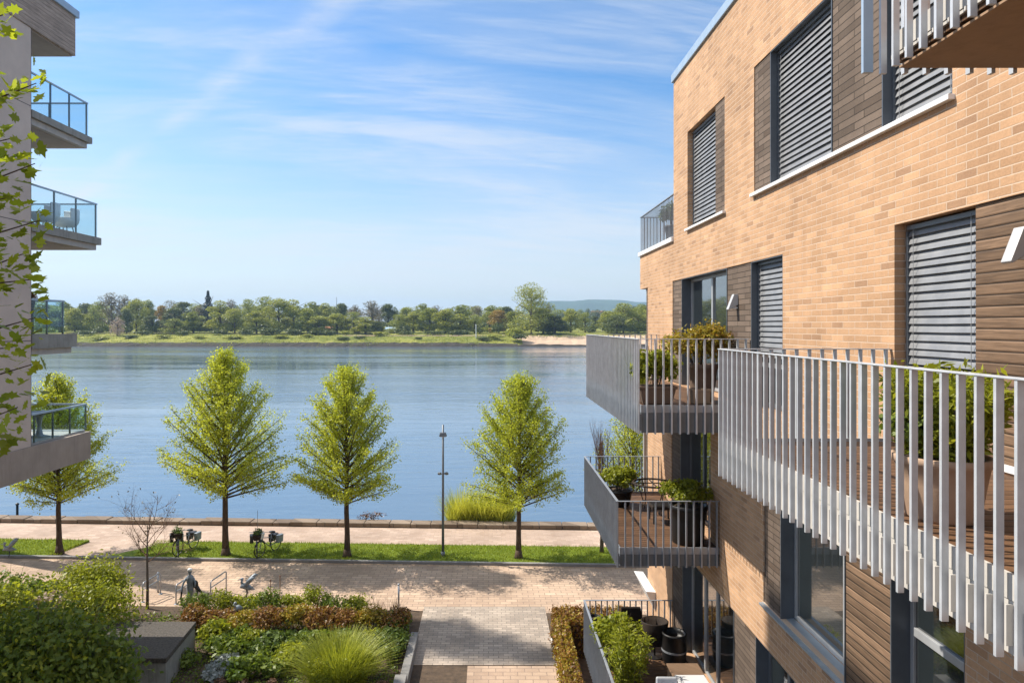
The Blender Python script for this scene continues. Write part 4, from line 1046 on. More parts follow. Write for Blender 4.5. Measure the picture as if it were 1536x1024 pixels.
def bird(loc, s, label, wing=True, rz=0.0):
    x, y, z = loc; t = thing('bird_sculpture', label, 'sculpture', loc)
    def q(a, b, c): return (x+(a*math.cos(rz)-b*math.sin(rz))*s, y+(a*math.sin(rz)+b*math.cos(rz))*s, z+c*s)
    b = MB(); b.tube([q(-.34,0,.52), q(-.20,0,.62), q(.02,0,.60), q(.22,0,.50), q(.46,0,.44)], [.03*s,.15*s,.18*s,.12*s,.02*s], 10)
    b.tube([q(-.16,0,.62), q(-.26,0,.82), q(-.22,0,.95)], [.10*s,.06*s,.07*s], 8); b.blob(q(-.23,0,.98), (.095*s,.08*s,.085*s)); b.tube([q(-.28,0,.98), q(-.46,0,.93)], [.035*s,.006*s], 6)
    b.build('body', M['statue'], t, smooth=True)
    for sy in (-.05, .07): MB().tube([q(.02,sy,.5), q(.05,sy,.25), q(.0,sy,.0)], [.03*s,.02*s,.03*s], 6).build('leg', M['statued'], t)
    if wing: 
        for sy in (-.10, .10): MB().tube([q(.0,sy,.66), q(.20,sy*2.2,.92), q(.42,sy*2.6,1.12), q(.56,sy*2.4,1.14)], [.09*s,.13*s,.10*s,.015*s], 8).build('wing', M['statue'], t, smooth=True)
bird((-8.95, 25.2, .005), .68, 'blue grey bird sculpture with a raised wing behind the yellow green flower bed')
t_ = bird((-8.3, 22.6, .35), .55, 'small blue bird ornament standing among the copper shrubs', wing=False, rz=1.2)
bird((-20.6, 29.3, .10), .62, 'dark little bird sculpture on the grass at the far left', wing=True, rz=.5)
def bicycle(px, py, rz, label, flag=False, basket='rattan', seed=0):
    Y = 9.9*1024/(py-489); x0 = (px-733)*Y/1024; rr = np.random.RandomState(seed); z0 = .10
    t = thing('bicycle', label, 'bicycle', (x0, Y, z0), 'bicycles parked on the grass'); c, s_ = math.cos(rz), math.sin(rz)
    def q(a, b, h): return (x0 + a*c - b*s_, Y + a*s_ + b*c, z0 + h)
    for a in (-.52, .52):
        w_ = MB().tube([q(a + .335*math.cos(k), 0, .345 + .335*math.sin(k)) for k in np.linspace(0, 2*math.pi, 25)], .022, 6, cap=False).build('wheel', M['black'], t, smooth=True)
        sp = MB()
        for k in range(8): sp.tube([q(a, 0, .345), q(a + .32*math.cos(k*.785), 0, .345 + .32*math.sin(k*.785))], .004, 3)
        sp.build('spokes', M['rack'], w_)
        MB().tube([q(a + .37*math.cos(k), 0, .345 + .37*math.sin(k)) for k in np.linspace(.5, 2.6, 9)], [.025]*9, 4).build('mudguard', M['statued'], t)
    f = MB()
    for a, b in ((q(-.52,0,.345), q(-.10,0,.30)), (q(-.10,0,.30), q(-.24,0,.82)), (q(-.10,0,.30), q(.40,0,.70)), (q(-.20,0,.66), q(.38,0,.80)), (q(-.52,0,.345), q(-.20,0,.68)), (q(.36,0,.88), q(.52,0,.345))): f.tube([a, b], .018, 6)
    f.build('frame', M['statue'], t, smooth=True)
    MB().tube([q(.33,0,.86), q(.30,0,1.02), q(.20,.27,1.04), q(.12,.29,1.02)], .013, 6).tube([q(.30,0,1.02), q(.20,-.27,1.04), q(.12,-.29,1.02)], .013, 6).build('handlebar', M['rack'], t)
    MB().blob(q(-.27,0,.88), (.15,.10,.05)).build('saddle', M['black'], t, smooth=True)
    MB().hexa([q(.44,-.13,.80), q(.72,-.13,.80), q(.72,.13,.80), q(.44,.13,.80), q(.40,-.18,1.04), q(.78,-.18,1.04), q(.78,.18,1.04), q(.40,.18,1.04)]).build('basket', M[basket], t, bevel=.01)
    MB().box(*[v for k in range(3) for v in sorted((q(-.62,-.12,.70)[k], q(-.34,.12,.74)[k]))]).build('carrier', M['statued'], t)
    for sb in (-.2, .2): MB().hexa([q(-.68,sb-.07,.38), q(-.36,sb-.07,.38), q(-.36,sb+.07,.38), q(-.68,sb+.07,.38), q(-.70,sb-.08,.72), q(-.34,sb-.08,.72), q(-.34,sb+.08,.72), q(-.70,sb+.08,.72)]).build('pannier', M['statued' if sb < 0 else 'statue'], t, bevel=.02)
    if flag: MB().tube([q(-.6,.05,.7), q(-.62,.05,1.75)], .010, 5).build('flag_pole', M['pole'], t)
    P = [q(.58 + rr.uniform(-.16, .16), rr.uniform(-.15, .15), 1.02 + abs(rr.normal())*.10) for _ in range(70)]
    leaf_obj('basket_leaves', P, .06, M['lf_dark'], t, rr, up=.2)
bicycle(266, 829, R(-62), 'dark parked bicycle left of the tallest promenade tree, nearer the bare tree', seed=1)
bicycle(279, 827, R(-104), 'parked bicycle left of the tallest promenade tree, nearer its trunk', seed=2)
bicycle(385, 831, R(-70), 'parked bicycle with a thin flag pole right of the tallest promenade tree', flag=True, seed=3)
bicycle(402, 830, R(-112), 'parked bicycle without a flag pole right of the tallest promenade tree', seed=4, basket='white')
# ---------------------------------------------------------------- garden beds in front
bx = [(-12.5, 23.7), (-2.75, 23.7), (-2.45, 21.4), (-2.45, 12.0), (-14, 12.0), (-14, 20.0)]
tag(MB().prism(bx, -.2, .12, 'z').build('soil_bed', M['soil']), kind='structure')
t = thing('bed_edging', 'low brownish stone edging wall along the left side of the path', 'edging wall', (-2.4, 18, 0))
MB().box(-2.46, -2.22, 18.45, 21.6, -.1, .34).build('wall', M['kerb'], t, bevel=.02)
MB().box(-2.52, -2.20, 14.0, 18.42, -.1, .62).build('wall', M['kerb'], t, bevel=.02)
t = thing('concrete_block', 'low stained concrete block with a dark gravelled top in the planting', 'planter block', (-10.1, 19.6, 0))
MB().add([(-11.9,18.55,-.1),(-8.78,18.55,-.1),(-8.95,20.8,-.1),(-11.9,20.8,-.1),(-11.9,18.55,.86),(-8.78,18.55,.86),(-8.95,20.8,.86),(-11.9,20.8,.86)], [(0,3,2,1),(0,1,5,4),(1,2,6,5),(2,3,7,6),(3,0,4,7),(4,5,6,7)]).build('wall', M['conc'], t)
MB().prism([(-11.93,18.52),(-8.75,18.52),(-8.92,20.83),(-11.93,20.83)], .862, 1.0).build('top', M['darkgravel'], t, bevel=.015)
# copper hedge row, clipped shrub by shrub
rs = random.Random(12)
for i in range(9):
    x = -9.6 + i*.83; k = 'lf_copper' if i not in (2, 4, 7) else 'lf_gold'
    bush(('rusty copper leaved shrub in the clipped row across the flower bed' if k == 'lf_copper' else 'golden tipped shrub in the clipped row across the flower bed'), (x, 22.1 + rs.uniform(-.15, .2), .1), (.62, .62, rs.uniform(.42, .52)), 1500, .052, k, 200+i, 'copper_shrub' if k == 'lf_copper' else 'golden_shrub', 'shrub', 'copper shrubs in the bed' if k == 'lf_copper' else 'golden shrubs in the bed', clumps=11)
for i in range(8):
    x = -9.9 + i*.78
    bush('loose yellow green perennial behind the copper shrubs', (x, 23.35 + rs.uniform(-.2, .2), .1), (.58, .5, rs.uniform(.42, .62)), 1100, .05, 'lf_lime' if i % 3 else 'lf_mid', 230+i, 'perennial', 'plant', 'yellow green perennials behind the copper shrubs', ragged=.5)
for i in range(4):
    bare = blades('thin pale dry stems behind the right end of the copper shrubs', (-4.9+.55*i, 23.3, .1), .5, .95, 60, 'lf_brown', 260+i, 'dry_stems', 'plant', 'dry stems in the bed', width=.007, lean=.5)
bush('dense mid green shrub at the path corner of the flower bed', (-2.95, 22.0, .1), (.5, .6, .40), 1500, .05, 'lf_mid', 271)
bush('dense green shrub leaning over the stone edging wall', (-3.0, 20.5, .1), (.62, .75, .42), 1600, .06, 'lf_dark', 272)
for i, (x, y, rx, h, m, lb) in enumerate([(-7.9,20.6,.8,.34,'lf_mid','low leafy green plant before the left end of the copper row'),(-6.6,20.8,.75,.30,'lf_dark','low dark green plant before the middle of the copper row'),(-5.4,20.9,.75,.33,'lf_mid','low leafy plant behind the feathery grass clump'),(-4.2,21.0,.7,.30,'lf_dark','low dark plant behind the feathery grass clump'),
    (-8.6,21.3,.6,.45,'lf_lime','lime green plant beside the gravel topped concrete block'),(-6.7,19.2,.9,.36,'lf_mid','broad leafy plant at the lower edge left of the grass clump'),(-5.8,19.9,.7,.36,'lf_lime','light green plant just left of the feathery grass clump'),(-7.5,19.4,.45,.24,'lf_silver','silvery leaved plant beside the concrete block')]):
    bush(lb, (x, y, .1), (rx, .6, h), 1300, .075, m, 300+i, 'garden_plant', 'plant', stem=False, ragged=.45, shape=LOBEF, aspect=1.1)
for i in range(16):
    x = -9.0 + .42*i + rs.uniform(-.1, .1); y = rs.choice([19.6, 20.3, 21.2]) + rs.uniform(-.2, .2)
    if -5.4 < x < -2.9 and y < 20: y += 1.2
    bush('small loose green plant filling the front of the flower bed', (x, y, .1), (.5, .45, rs.uniform(.2, .34)), 520, .06, ('lf_mid', 'lf_lime', 'lf_dark')[i % 3], 700+i, 'bed_plant', 'plant', 'small filler plants in the flower bed', stem=False, ragged=.6)
gr = blades('big feathery yellow green grass clump at the front of the flower bed', (-4.15, 18.95, .1), 1.35, 1.55, 2600, 'lf_grass', 41, width=.013, lean=.75)
bush('', (-4.15, 18.95, .1), (1.2, 1.0, .50), 2200, .05, 'lf_lime', 42, parent=gr, stem=False, ragged=.5, leafname='leaves')
for i, (x, y) in enumerate([(-7.35, 18.65), (-6.75, 18.7), (-5.9, 18.6), (-2.85, 18.55)]):
    bush(['round brown dried flower head at the lower edge right of the concrete block', 'round brown dried flower head next to the silvery plant', 'round brown dried flower head just left of the grass clump', 'round brown dried flower head between grass clump and edging wall'][i], (x, y, .12), (.20, .20, .17), 500, .03, 'lf_brown', 330+i, 'flower_head', 'plant', ragged=.1)
gc = MB(); rr = np.random.RandomState(9)
P = [(rr.uniform(-12.3, -2.6), rr.uniform(17, 23.4), .13 + abs(rr.normal())*.07) for _ in range(14000)]
o = leaf_obj('ground_cover', P, .05*rr.uniform(.5, 1.3, 14000), M['lf_mid'], None, rr, up=.8); tag(o, 'leafy ground cover between the shrubs of the flower bed', 'ground cover', kind='stuff')
for px, pt, Y, lb in ((406, 870, 24.6, 'left one of two thin rusty stakes behind the perennials'), (420, 864, 25.2, 'right one of two thin rusty stakes behind the perennials')):
    x = (px-733)*Y/1024; t = thing('plant_stake', lb, 'stake', (x, Y, 0)); MB().tube([(x, Y, -.05), (x, Y, 10-(pt-489)*Y/1024)], .014, 6).build('rod', M['rust'], t); MB().blob((x, Y, 10-(pt-489)*Y/1024), (.028, .028, .04), 8, 6).build('finial', M['rust'], t)
# left garden
bush('bright lime leaved bush before the paved crossing', (-12.9, 22.3, .0), (1.45, 1.1, 1.38), 7500, .06, 'lf_lime', 401, ragged=.55, clumps=24)
bush('pinkish flowering bush at the left edge behind the dark shrubs', (-16.0, 22.6, 0), (1.9, 1.3, 1.1), 3400, .08, 'lf_mid', 402, clumps=14)
bush('pink blossoming low bush below the lime leaved bush', (-13.6, 20.9, 0), (1.9, 1.0, 1.1), 2600, .06, 'lf_pink', 403, clumps=14)
bush('tall loose yellow green bush behind the large corner shrub', (-12.2, 21.0, 0), (1.55, 1.1, 1.25), 6000, .06, 'lf_lime', 404, ragged=.5, clumps=20)
bush('large leafy green shrub filling the lower left corner', (-10.7, 15.9, 0), (2.15, 1.7, 1.98), 15000, .075, 'lf_mid', 405, ragged=.55, clumps=30, shape=LOBEF, aspect=1.2)
bush('loose leafy shrub in front of the concrete block', (-9.75, 16.5, 0), (1.1, 1.1, 1.38), 6500, .07, 'lf_mid', 406, ragged=.55, clumps=22, shape=LOBEF, aspect=1.2)
bush('light green bush at the left edge beside the pink blossoming bush', (-15.0, 20.6, 0), (1.8, 1.2, 1.2), 6500, .075, 'lf_lime', 407, ragged=.5, clumps=22, shape=LOBEF, aspect=1.2)
big_ = [o for o in bpy.data.objects if o.get('label', '').startswith('large leafy green shrub')][0]
bush('', (-10.7, 15.9, .35), (2.2, 1.75, 2.0), 3600, .065, 'lf_lime', 455, ragged=.75, clumps=30, parent=big_, stem=True, leafname='young_leaves', stemm='barkgrey')
# clipped hedge on the right of the path
def hedge():
    rr = np.random.RandomState(50); t = thing('hedge', 'clipped brown and green hedge along the right side of the path beside the terrace', 'hedge', (2.9, 17, 0)); 
    def fill(x0, x1, y0, y1, h, n, m):
        P = []; O = []
        for _ in range(n):
            k = rr.randint(0, 4); u, v_ = rr.uniform(0, 1, 2); b = 0.05*rr.normal() + .03*math.sin(17*u) 
            if k < 2: p = (x0+(x1-x0)*u, y0+(y1-y0)*v_, h + b + .03*math.sin(9*v_)); n_ = (0, 0, 1)
            elif k == 2: p = (x0 + b, y0+(y1-y0)*v_, h*u); n_ = (-1, 0, 0)
            else: p = (x0+(x1-x0)*u, y1 + b, h*v_) if rr.rand() < .4 else (x0+(x1-x0)*u, y0 + b, h*v_); n_ = (0, 0, .3)
            P.append(p); O.append(n_)
        leaf_obj('foliage', P, .05*rr.uniform(.6, 1.3, n), M[m], t, rr, up=.2, out=O)
    fill(2.02, 2.40, 13.5, 21.75, 1.02, 9000, 'lf_copper'); fill(2.02, 2.40, 13.5, 21.0, 1.01, 9500, 'lf_gold'); fill(2.4, 4.6, 20.6, 21.75, 1.02, 5500, 'lf_copper'); fill(2.4, 4.6, 20.6, 21.7, 1.0, 1600, 'lf_gold')
    MB().box(2.08, 2.36, 13.6, 21.65, 0, .90).box(2.37, 4.5, 20.75, 21.64, 0, .90).build('twigs', M['bark'], t)
hedge()
t = thing('kerb_edging', 'thin pale kerb between the path and the clipped hedge', 'edging', (2.03, 18, 0)); MB().box(1.985, 2.045, 12, 21.8, -.1, .07).build('kerb_stone', M['sill'], t)

def lawn_blades():
    rr = np.random.RandomState(77); V = []; F = []
    n = 45000
    u = rr.uniform(-28, 9, n); v = rr.uniform(28.76, 30.9, n); k = ~((u > -18.6) & (u < -15.4)); u = u[k]; v = v[k]; n = len(u)
    X = CT*u - ST*(v-28.7); Y = 28.7 + ST*u + CT*(v-28.7); h = rr.uniform(.04, .11, n); a = rr.uniform(0, 6.283, n); w = .012
    lean = rr.normal(size=(n, 2))*.035
    Z = np.full(n, .095)
    P = np.stack([np.stack([X - w*np.cos(a), Y - w*np.sin(a), Z], 1), np.stack([X + w*np.cos(a), Y + w*np.sin(a), Z], 1), np.stack([X + lean[:, 0], Y + lean[:, 1], Z + h], 1)], 1).reshape(-1, 3)
    me = bpy.data.meshes.new('grass'); me.vertices.add(3*n); me.vertices.foreach_set('co', P.ravel()); me.loops.add(3*n); me.loops.foreach_set('vertex_index', np.arange(3*n, dtype=np.int32))
    me.polygons.add(n); me.polygons.foreach_set('loop_start', np.arange(0, 3*n, 3, dtype=np.int32))
    at_ = me.attributes.new('rnd', 'FLOAT', 'FACE'); at_.data.foreach_set('value', rr.uniform(0, 1, n).astype(np.float32)); me.update(calc_edges=True); me.materials.append(M['lawnblade'])
    o = bpy.data.objects.new('grass', me); COL.objects.link(o); tag(o, 'short green grass of the strip between road and promenade', 'grass', kind='stuff')
lawn_blades()

def bank_weeds():
    rr = np.random.RandomState(31); P = []; S = []
    for i in range(520):
        cx = rr.uniform(-300, 108); cy = 392.5 + 34*rr.rand()**1.4; r = rr.uniform(.8, 3.5); h = rr.uniform(.3, 1.5)
        if 12 < cx and cy < 412: continue
        for j in range(int(14*r)):
            x = cx + rr.normal()*r; y = cy + rr.normal()*r*.6; P.append((x, y, gz(y) + rr.uniform(0, 1)*h)); S.append(.30*rr.uniform(.6, 1.4))
    o = leaf_obj('bank_weeds', P, S, M['lf_far2'], None, rr, up=.2); tag(o, 'rough weeds and tall grass along the far river bank', 'weeds', kind='stuff')
bank_weeds()
# ---------------------------------------------------------------- pots and furniture on the balconies
def pot(label, loc, r, h, mat, name='plant_pot', sq=False, taper=.78, group=None):
    t = thing(name, label, 'plant pot', loc, group); x, y, z = loc
    if sq:
        w = r; MB().hexa([(x-w*taper, y-w*.62*taper, z+.002), (x+w*taper, y-w*.62*taper, z+.002), (x+w*taper, y+w*.62*taper, z+.002), (x-w*taper, y+w*.62*taper, z+.002), (x-w, y-w*.62, z+h), (x+w, y-w*.62, z+h), (x+w, y+w*.62, z+h), (x-w, y+w*.62, z+h)]).build('body', M[mat], t, bevel=.02)
        MB().box(x-w*1.04, x+w*1.04, y-w*.66, y+w*.66, z+h-.05, z+h+.004).build('rim', M[mat], t, bevel=.01)
        MB().box(x-w*.9, x+w*.9, y-w*.52, y+w*.52, z+h+.005, z+h+.012).build('soil', M['soil'], t)
    else:
        MB().lathe([(r*taper*.96, .002), (r*taper, .02), (r*.90, h*.55), (r*.985, h*.86), (r*1.05, h*.88), (r*1.06, h*.99), (r*1.02, h), (r*.93, h*.985), (r*.92, h*.90)], loc, 28).build('body', M[mat], t, smooth=True)
        MB().lathe([(r*.90, h*.90), (.01, h*.93)], loc, 20).build('soil', M['soil'], t)
    return t
def bamboo(label, loc, rad, h, n, m, seed, ls=.07, name='potted_bamboo', cat='potted plant', stems=26):
    """upright fine leaved plant: many thin stems with leaves set along them"""
    rr = np.random.RandomState(seed); t = thing(name, label, cat, loc); x, y, z = loc; b = MB(); P = []; D = []
    for k in range(stems):
        a = rr.uniform(0, 6.28); r0 = rad*.45*math.sqrt(rr.uniform(0, 1)); l = h*rr.uniform(.65, 1.05); r1 = r0 + rad*rr.uniform(.1, .65)
        p = [np.array([x+r0*math.cos(a), y+r0*math.sin(a), z]), np.array([x+(r0*.6+r1*.4)*math.cos(a), y+(r0*.6+r1*.4)*math.sin(a), z+l*.55]), np.array([x+r1*math.cos(a), y+r1*math.sin(a), z+l])]
        b.tube(p, [.006, .005, .002], 4, cap=False)
        for i in range(int(n/stems)):
            s = rr.uniform(.08, 1.0); q = p[0]*(1-s)**2 + p[1]*2*s*(1-s) + p[2]*s*s; a2 = rr.uniform(0, 6.28)
            d = np.array([math.cos(a2), math.sin(a2), rr.uniform(-.3, .7)]); P.append(q + d*rr.uniform(.0, .13)*rad/.4); D.append(d)
    b.build('stems', M['barkgrey'], t)
    leaf_obj('foliage', P, ls*rr.uniform(.6, 1.3, len(P)), M[m], t, rr, up=.3, dirs=D, aspect=.55)
    return t
# near balcony
pot('large tapered terracotta pot on the nearest balcony deck', (3.15, 4.75, NBZ), .29, .44, 'terra')
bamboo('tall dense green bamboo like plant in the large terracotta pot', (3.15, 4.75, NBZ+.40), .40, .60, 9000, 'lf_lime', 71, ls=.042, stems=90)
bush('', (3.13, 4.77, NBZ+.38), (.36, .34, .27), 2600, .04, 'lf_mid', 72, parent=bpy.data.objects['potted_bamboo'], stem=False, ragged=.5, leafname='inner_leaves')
# middle balcony
pot('low brown trough in the corner of the middle balcony', (3.12, 12.75, MBZ), .34, .34, 'potbrown', sq=True)
bush('bright green leafy plant in the low brown trough', (3.12, 12.75, MBZ+.30), (.42, .34, .46), 2400, .05, 'lf_lime', 81, 'potted_plant', 'potted plant', up=.1)
blades('yellowish reed like plant in the trough corner by the railing', (2.95, 13.3, MBZ+.05), .25, 1.05, 120, 'lf_grass', 82, 'potted_grass', 'potted plant', lean=.25)
pot('tall round brown pot against the wall on the middle balcony', (4.15, 13.25, MBZ), .28, .72, 'potbrown', taper=.7)
bush('wide golden and orange tipped shrub in the tall brown pot', (4.05, 13.2, MBZ+.66), (.80, .45, .50), 3600, .042, 'lf_gold', 83, 'potted_shrub', 'potted plant', ragged=.5)
pot('small brown box beside the tall pot on the middle balcony', (3.95, 12.75, MBZ), .17, .28, 'hutwall', name='storage_box', sq=True, taper=.95)
# lower balcony
pot('round black pot in the river side corner of the lower balcony', (3.28, 17.2, LBZ), .34, .40, 'black')
bush('round bright green shrub in the black pot by the river corner', (3.28, 17.2, LBZ+.36), (.50, .42, .36), 2200, .05, 'lf_lime', 91, 'potted_shrub', 'potted plant', ragged=.2)
pot('large black tub in the near wall corner of the lower balcony', (4.16, 14.25, LBZ), .38, .80, 'black', taper=.86)
bush('bushy green plant in the large black tub', (4.10, 14.25, LBZ+.74), (.58, .42, .33), 3000, .045, 'lf_lime', 92, 'potted_shrub', 'potted plant', ragged=.45)
def ring_table(loc):
    x, y, z = loc; t = thing('bistro_table', 'round dark metal ring table with crossed spokes on the lower balcony', 'table', loc); r = .47
    ring = [(x+r*math.cos(a), y+r*math.sin(a), z+.70) for a in np.linspace(0, 2*math.pi, 33)]
    MB().tube(ring, .024, 6, cap=False).build('rim', M['rattan'], t)
    MB().tube([(x-r, y, z+.70), (x+r, y, z+.70)], .014, 6).tube([(x, y-r, z+.702), (x, y+r, z+.702)], .014, 6).build('spokes', M['rattan'], t)
    ring2 = [(x+.30*math.cos(a), y+.30*math.sin(a), z+.22) for a in np.linspace(0, 2*math.pi, 25)]
    MB().tube(ring2, .011, 6, cap=False).build('brace_ring', M['rattan'], t)
    for k in range(4):
        a = k*math.pi/2 + .4; MB().tube([(x+.42*math.cos(a), y+.42*math.sin(a), z+.69), (x+.28*math.cos(a), y+.28*math.sin(a), z+.3), (x+.34*math.cos(a), y+.34*math.sin(a), z)], .013, 6).build('leg', M['rattan'], t)
ring_table((3.98, 16.55, LBZ))
def stool(label, loc, w, d, h, back=False, rz=0.0, mat='rattan', name='armchair', cat='chair'):
    x, y, z = loc; t = thing(name, label, cat, loc, rz=0)
    MB().box(x-w/2, x+w/2, y-d/2, y+d/2, z+h-.10, z+h).build('seat', M[mat], t, bevel=.03)
    for sx in (-1, 1):
        for sy in (-1, 1): MB().tube([(x+sx*(w/2-.04), y+sy*(d/2-.04), z), (x+sx*(w/2-.05), y+sy*(d/2-.05), z+h-.09)], .02, 6).build('leg', M['black'], t)
    if back:
        MB().add([(x-w/2, y+d/2-.07, z+h), (x+w/2, y+d/2-.07, z+h), (x+w/2, y+d/2, z+h), (x-w/2, y+d/2, z+h), (x-w/2+.04, y+d/2+.05, z+h+.42), (x+w/2-.04, y+d/2+.05, z+h+.42), (x+w/2-.04, y+d/2+.11, z+h+.42), (x-w/2+.04, y+d/2+.11, z+h+.42)], [(0,3,2,1),(4,5,6,7),(0,1,5,4),(1,2,6,5),(2,3,7,6),(3,0,4,7)]).build('backrest', M[mat], t, bevel=.03)
        for sx in (-1, 1): MB().box(x+sx*(w/2-.03)-.03, x+sx*(w/2-.03)+.03, y-d/2+.02, y+d/2-.08, z+h+.002, z+h+.22).build('armrest', M[mat], t, bevel=.02)
    return t
stool('dark woven chair under the ring table on the lower balcony', (3.98, 15.75, LBZ), .52, .5, .42, back=False, name='stool', cat='stool')
# terrace on the ground floor
def tub_chair(loc):
    x, y, z = loc; t = thing('tub_chair', 'dark brown woven tub chair on a thin foot on the ground terrace', 'chair', loc)
    MB().lathe([(.06, .28), (.20, .30), (.27, .48), (.33, .84), (.31, .86), (.24, .52), (.05, .46)], loc, 20, 1.0, .85).build('shell', M['rattan'], t, smooth=True)
    MB().tube([(x, y, z+.01), (x, y, z+.30)], .022, 8).build('stem', M['black'], t); MB().lathe([(.20, 0), (.19, .02), (.03, .03)], loc, 16).build('base', M['black'], t)
    MB().lathe([(.23, .50), (.23, .56), (.02, .58)], loc, 18, 1.0, .85).build('cushion', M['rattan'], t)
tub_chair((3.95, 16.25, TBZ))
stool('dark brown woven armchair by the far railing of the ground terrace', (3.55, 16.75, TBZ), .58, .5, .42, back=True)
t = thing('rain_barrel', 'black round barrel with an open rim against the terrace wall', 'barrel', (4.32, 15.9, TBZ))
MB().lathe([(.22, .0), (.27, .12), (.285, .40), (.26, .66), (.28, .68), (.28, .73), (.24, .73), (.225, .66), (.22, .60), (.01, .59)], (4.32, 15.9, TBZ), 24).build('body', M['black'], t, smooth=True)
MB().lathe([(.292, .32), (.292, .36)], (4.32, 15.9, TBZ), 24).build('hoop', M['bardark'], t)
t = thing('terrace_table', 'pale rectangular table top before a brown box on the ground terrace', 'table', (4.12, 13.3, TBZ))
MB().box(3.80, 4.40, 12.7, 13.95, TBZ+.70, TBZ+.735).build('table_top', M['stonetop'], t, bevel=.008)
for a, b in ((3.86, 12.78), (4.34, 12.78), (3.86, 13.87), (4.34, 13.87)): MB().box(a-.022, a+.022, b-.022, b+.022, TBZ+.002, TBZ+.698).build('leg', M['black'], t)
t = thing('deck_box', 'brown wooden chest behind the pale table on the ground terrace', 'chest', (4.12, 14.5, TBZ))
MB().box(3.86, 4.50, 14.25, 14.75, TBZ+.002, TBZ+.52).build('body', M['rattan'], t, bevel=.012); MB().box(3.84, 4.52, 14.23, 14.77, TBZ+.523, TBZ+.57).build('lid', M['woodwarm'], t, bevel=.01)
stool('pale grey round backed chair at the lower edge of the ground terrace', (3.55, 13.3, TBZ), .5, .5, .44, back=True, mat='bar')
pot('dark pot with a leafy plant behind the terrace railing', (2.95, 15.75, TBZ), .30, .40, 'black')
bush('tall leafy bright green plant in the dark pot behind the terrace railing', (2.95, 15.75, TBZ+.36), (.58, .62, .52), 2400, .06, 'lf_lime', 95, 'potted_plant', 'potted plant', ragged=.5)
pot('square dark planter along the front railing of the terrace', (2.85, 14.2, TBZ), .32, .40, 'rattan', sq=True)
bamboo('feathery light green plant in the square dark planter on the terrace', (2.9, 14.2, TBZ+.36), .5, 1.15, 2600, 'lf_lime', 96, ls=.06)
pot('narrow dark planter in the terrace corner', (2.62, 16.8, TBZ), .14, .72, 'black', name='planter')
# roof terrace: a dark plant peeping over the rail
pot('dark planter behind the roof terrace railing', (5.1, 18.6, Z2+.05), .30, .55, 'black')
bush('dark plant rising over the roof terrace railing', (5.05, 18.6, Z2+.57), (.45, .8, .42), 1200, .055, 'lf_dark', 97, 'potted_plant', 'potted plant')
# left building: two white chairs, planter, table
def shell_chair(loc, label, mat='white'):
    t = thing('lounge_chair', label, 'chair', loc); x, y, z = loc
    MB().lathe([(.10, .25), (.30, .28), (.38, .42), (.40, .52), (.33, .50), (.28, .38), (.02, .34)], loc, 20).build('seat', M[mat], t, smooth=True)
    MB().add([(x+.40*math.cos(a)*1.0, y+.40*math.sin(a), z+h) for h in (.50, .82) for a in np.linspace(-.6, 2.2, 10)] + [(x+.35*math.cos(a), y+.35*math.sin(a), z+h) for h in (.50, .80) for a in np.linspace(-.6, 2.2, 10)],
        [(i, i+1, 11+i, 10+i) for i in range(9)] + [(20+i, 30+i, 31+i, 21+i) for i in range(9)] + [(10+i, 11+i, 31+i, 30+i) for i in range(9)]).build('backrest', M[mat], t, smooth=True)
    for k in range(4):
        a = k*1.571+.78; MB().tube([(x+.26*math.cos(a), y+.26*math.sin(a), z), (x+.2*math.cos(a), y+.2*math.sin(a), z+.30)], .016, 6).build('leg', M['frame'], t)
shell_chair((-13.2, 20.3, 12.832), 'white rounded lounge chair nearer the corner on the left building balcony')
shell_chair((-13.25, 21.35, 12.832), 'white rounded lounge chair at the far end of the left building balcony')
pot('tall dark planter on the left building balcony above the river bank', (-12.95, 19.05, 9.772), .24, .95, 'black', taper=.9)
bush('brownish flowering plant in the tall dark planter of the left building', (-12.95, 19.05, 10.68), (.30, .30, .16), 500, .05, 'lf_copper', 98, 'potted_plant', 'potted plant')
ring_loc = (-13.1, 19.9, 6.782)
t = thing('balcony_table', 'dark pedestal table on the lowest left building balcony', 'table', ring_loc); MB().lathe([(.38, .68), (.38, .72)], ring_loc, 22).build('table_top', M['black'], t); MB().lathe([(.28, 0), (.10, .06), (.05, .3), (.09, .55), (.2, .68)], ring_loc, 14).build('pedestal', M['bardark'], t, smooth=True)
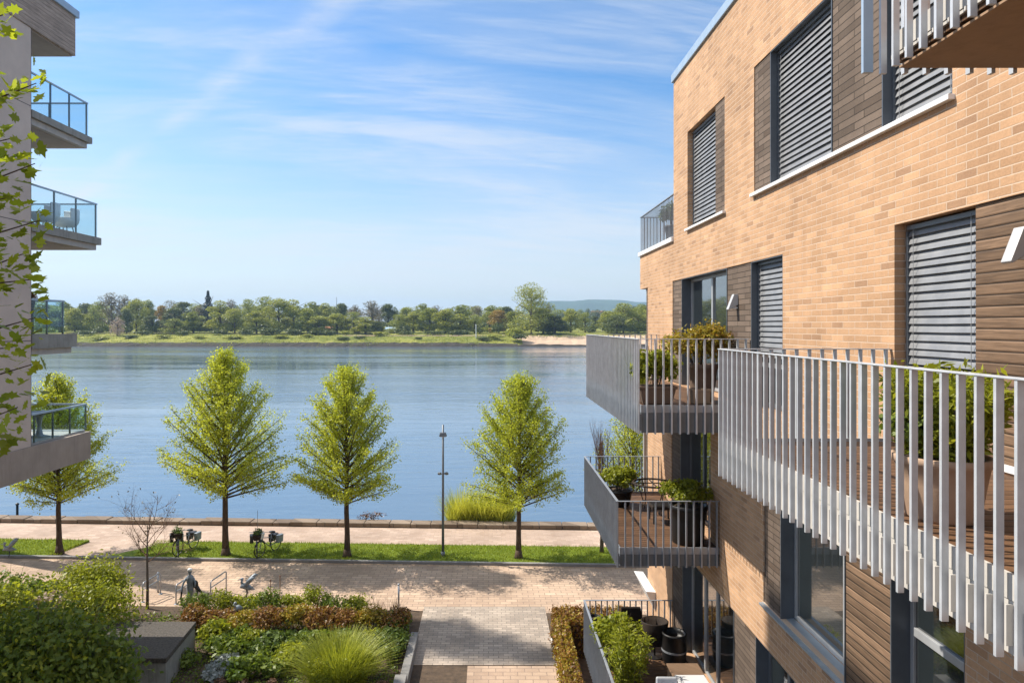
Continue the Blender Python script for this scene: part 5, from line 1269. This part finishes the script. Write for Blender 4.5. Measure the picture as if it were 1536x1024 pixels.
# ---------------------------------------------------------------- big tree whose branch tips reach in at the left edge
def near_tree():
    rr = np.random.RandomState(17); tx, ty = -8.6, 8.2
    t = thing('maple_tree', 'large leaved green tree whose branch tips reach in before the left building', 'tree', (tx, ty, 0)); 
    MB().tube([(tx, ty, -.1), (tx+.05, ty, 4), (tx-.1, ty+.1, 9), (tx, ty, 14)], [.24, .19, .13, .05], 10).build('trunk', M['bark'], t, smooth=True)
    b = MB(); P = []; D = []
    tips = [(-5.50,8.3,12.95),(-5.58,8.0,12.2),(-5.62,7.9,13.6),(-5.72,8.2,11.55),(-5.52,8.4,11.3),(-5.45,8.2,11.95),(-5.45,8.1,10.55),(-5.38,8.1,10.1),(-5.45,8.2,9.55),(-5.52,8.0,9.05),(-5.6,8.3,10.9),(-5.65,8.1,9.75),(-5.9,8.2,8.7),(-5.95,7.9,14.2),(-6.1,8.0,12.6)]
    for k in range(46):
        a = rr.uniform(0, 6.28); h = rr.uniform(7, 14.5); r = 2.5*(1 - abs(h-10.5)/6) + .6
        tips.append((tx + r*math.cos(a) - .5, ty + r*math.sin(a)*.9 - .3, h))
    for i, tp in enumerate(tips):
        tp = np.array(tp); base = np.array([tx, ty, max(5, tp[2] - rr.uniform(.6, 2.0))]); mid = (base+tp)/2 + np.array([0, 0, .35])
        b.tube([base, mid, tp], [.045, .022, .006], 5, cap=False)
        for j in range(80):
            s = rr.uniform(.45, 1.03); q = base*(1-s)**2 + mid*2*s*(1-s) + tp*s*s
            dd = (tp-base); dd /= np.linalg.norm(dd); d = dd*.7 + rr.normal(size=3)*.6; d[2] -= .25
            P.append(q + rr.normal(size=3)*np.array([.15, .15, .12])); D.append(d)
    P = np.array(P); keep = (P[:, 0] / P[:, 1]) < -.64
    b.build('branches', M['bark'], t)
    leaf_obj('crown', P[keep], .092*rr.uniform(.5, 1.3, keep.sum()), M['lf_near'], t, rr, up=.9, dirs=np.array(D)[keep], shape=LOBEF, aspect=1.25, spread=.8)
near_tree()
# ---------------------------------------------------------------- the air over the river
def haze():
    t = NT('thin spring haze'); v = t.n('ShaderNodeVolumePrincipled')
    v.inputs['Color'].default_value = (.48, .73, 1.0, 1); v.inputs['Density'].default_value = .00015; v.inputs['Anisotropy'].default_value = .2
    t.l(v.outputs[0], t.out.inputs['Volume'])
    o = MB().box(-6500, 6500, -90, 6600, -5.5, 240).build('haze', t.m); tag(o, kind='stuff')
haze()
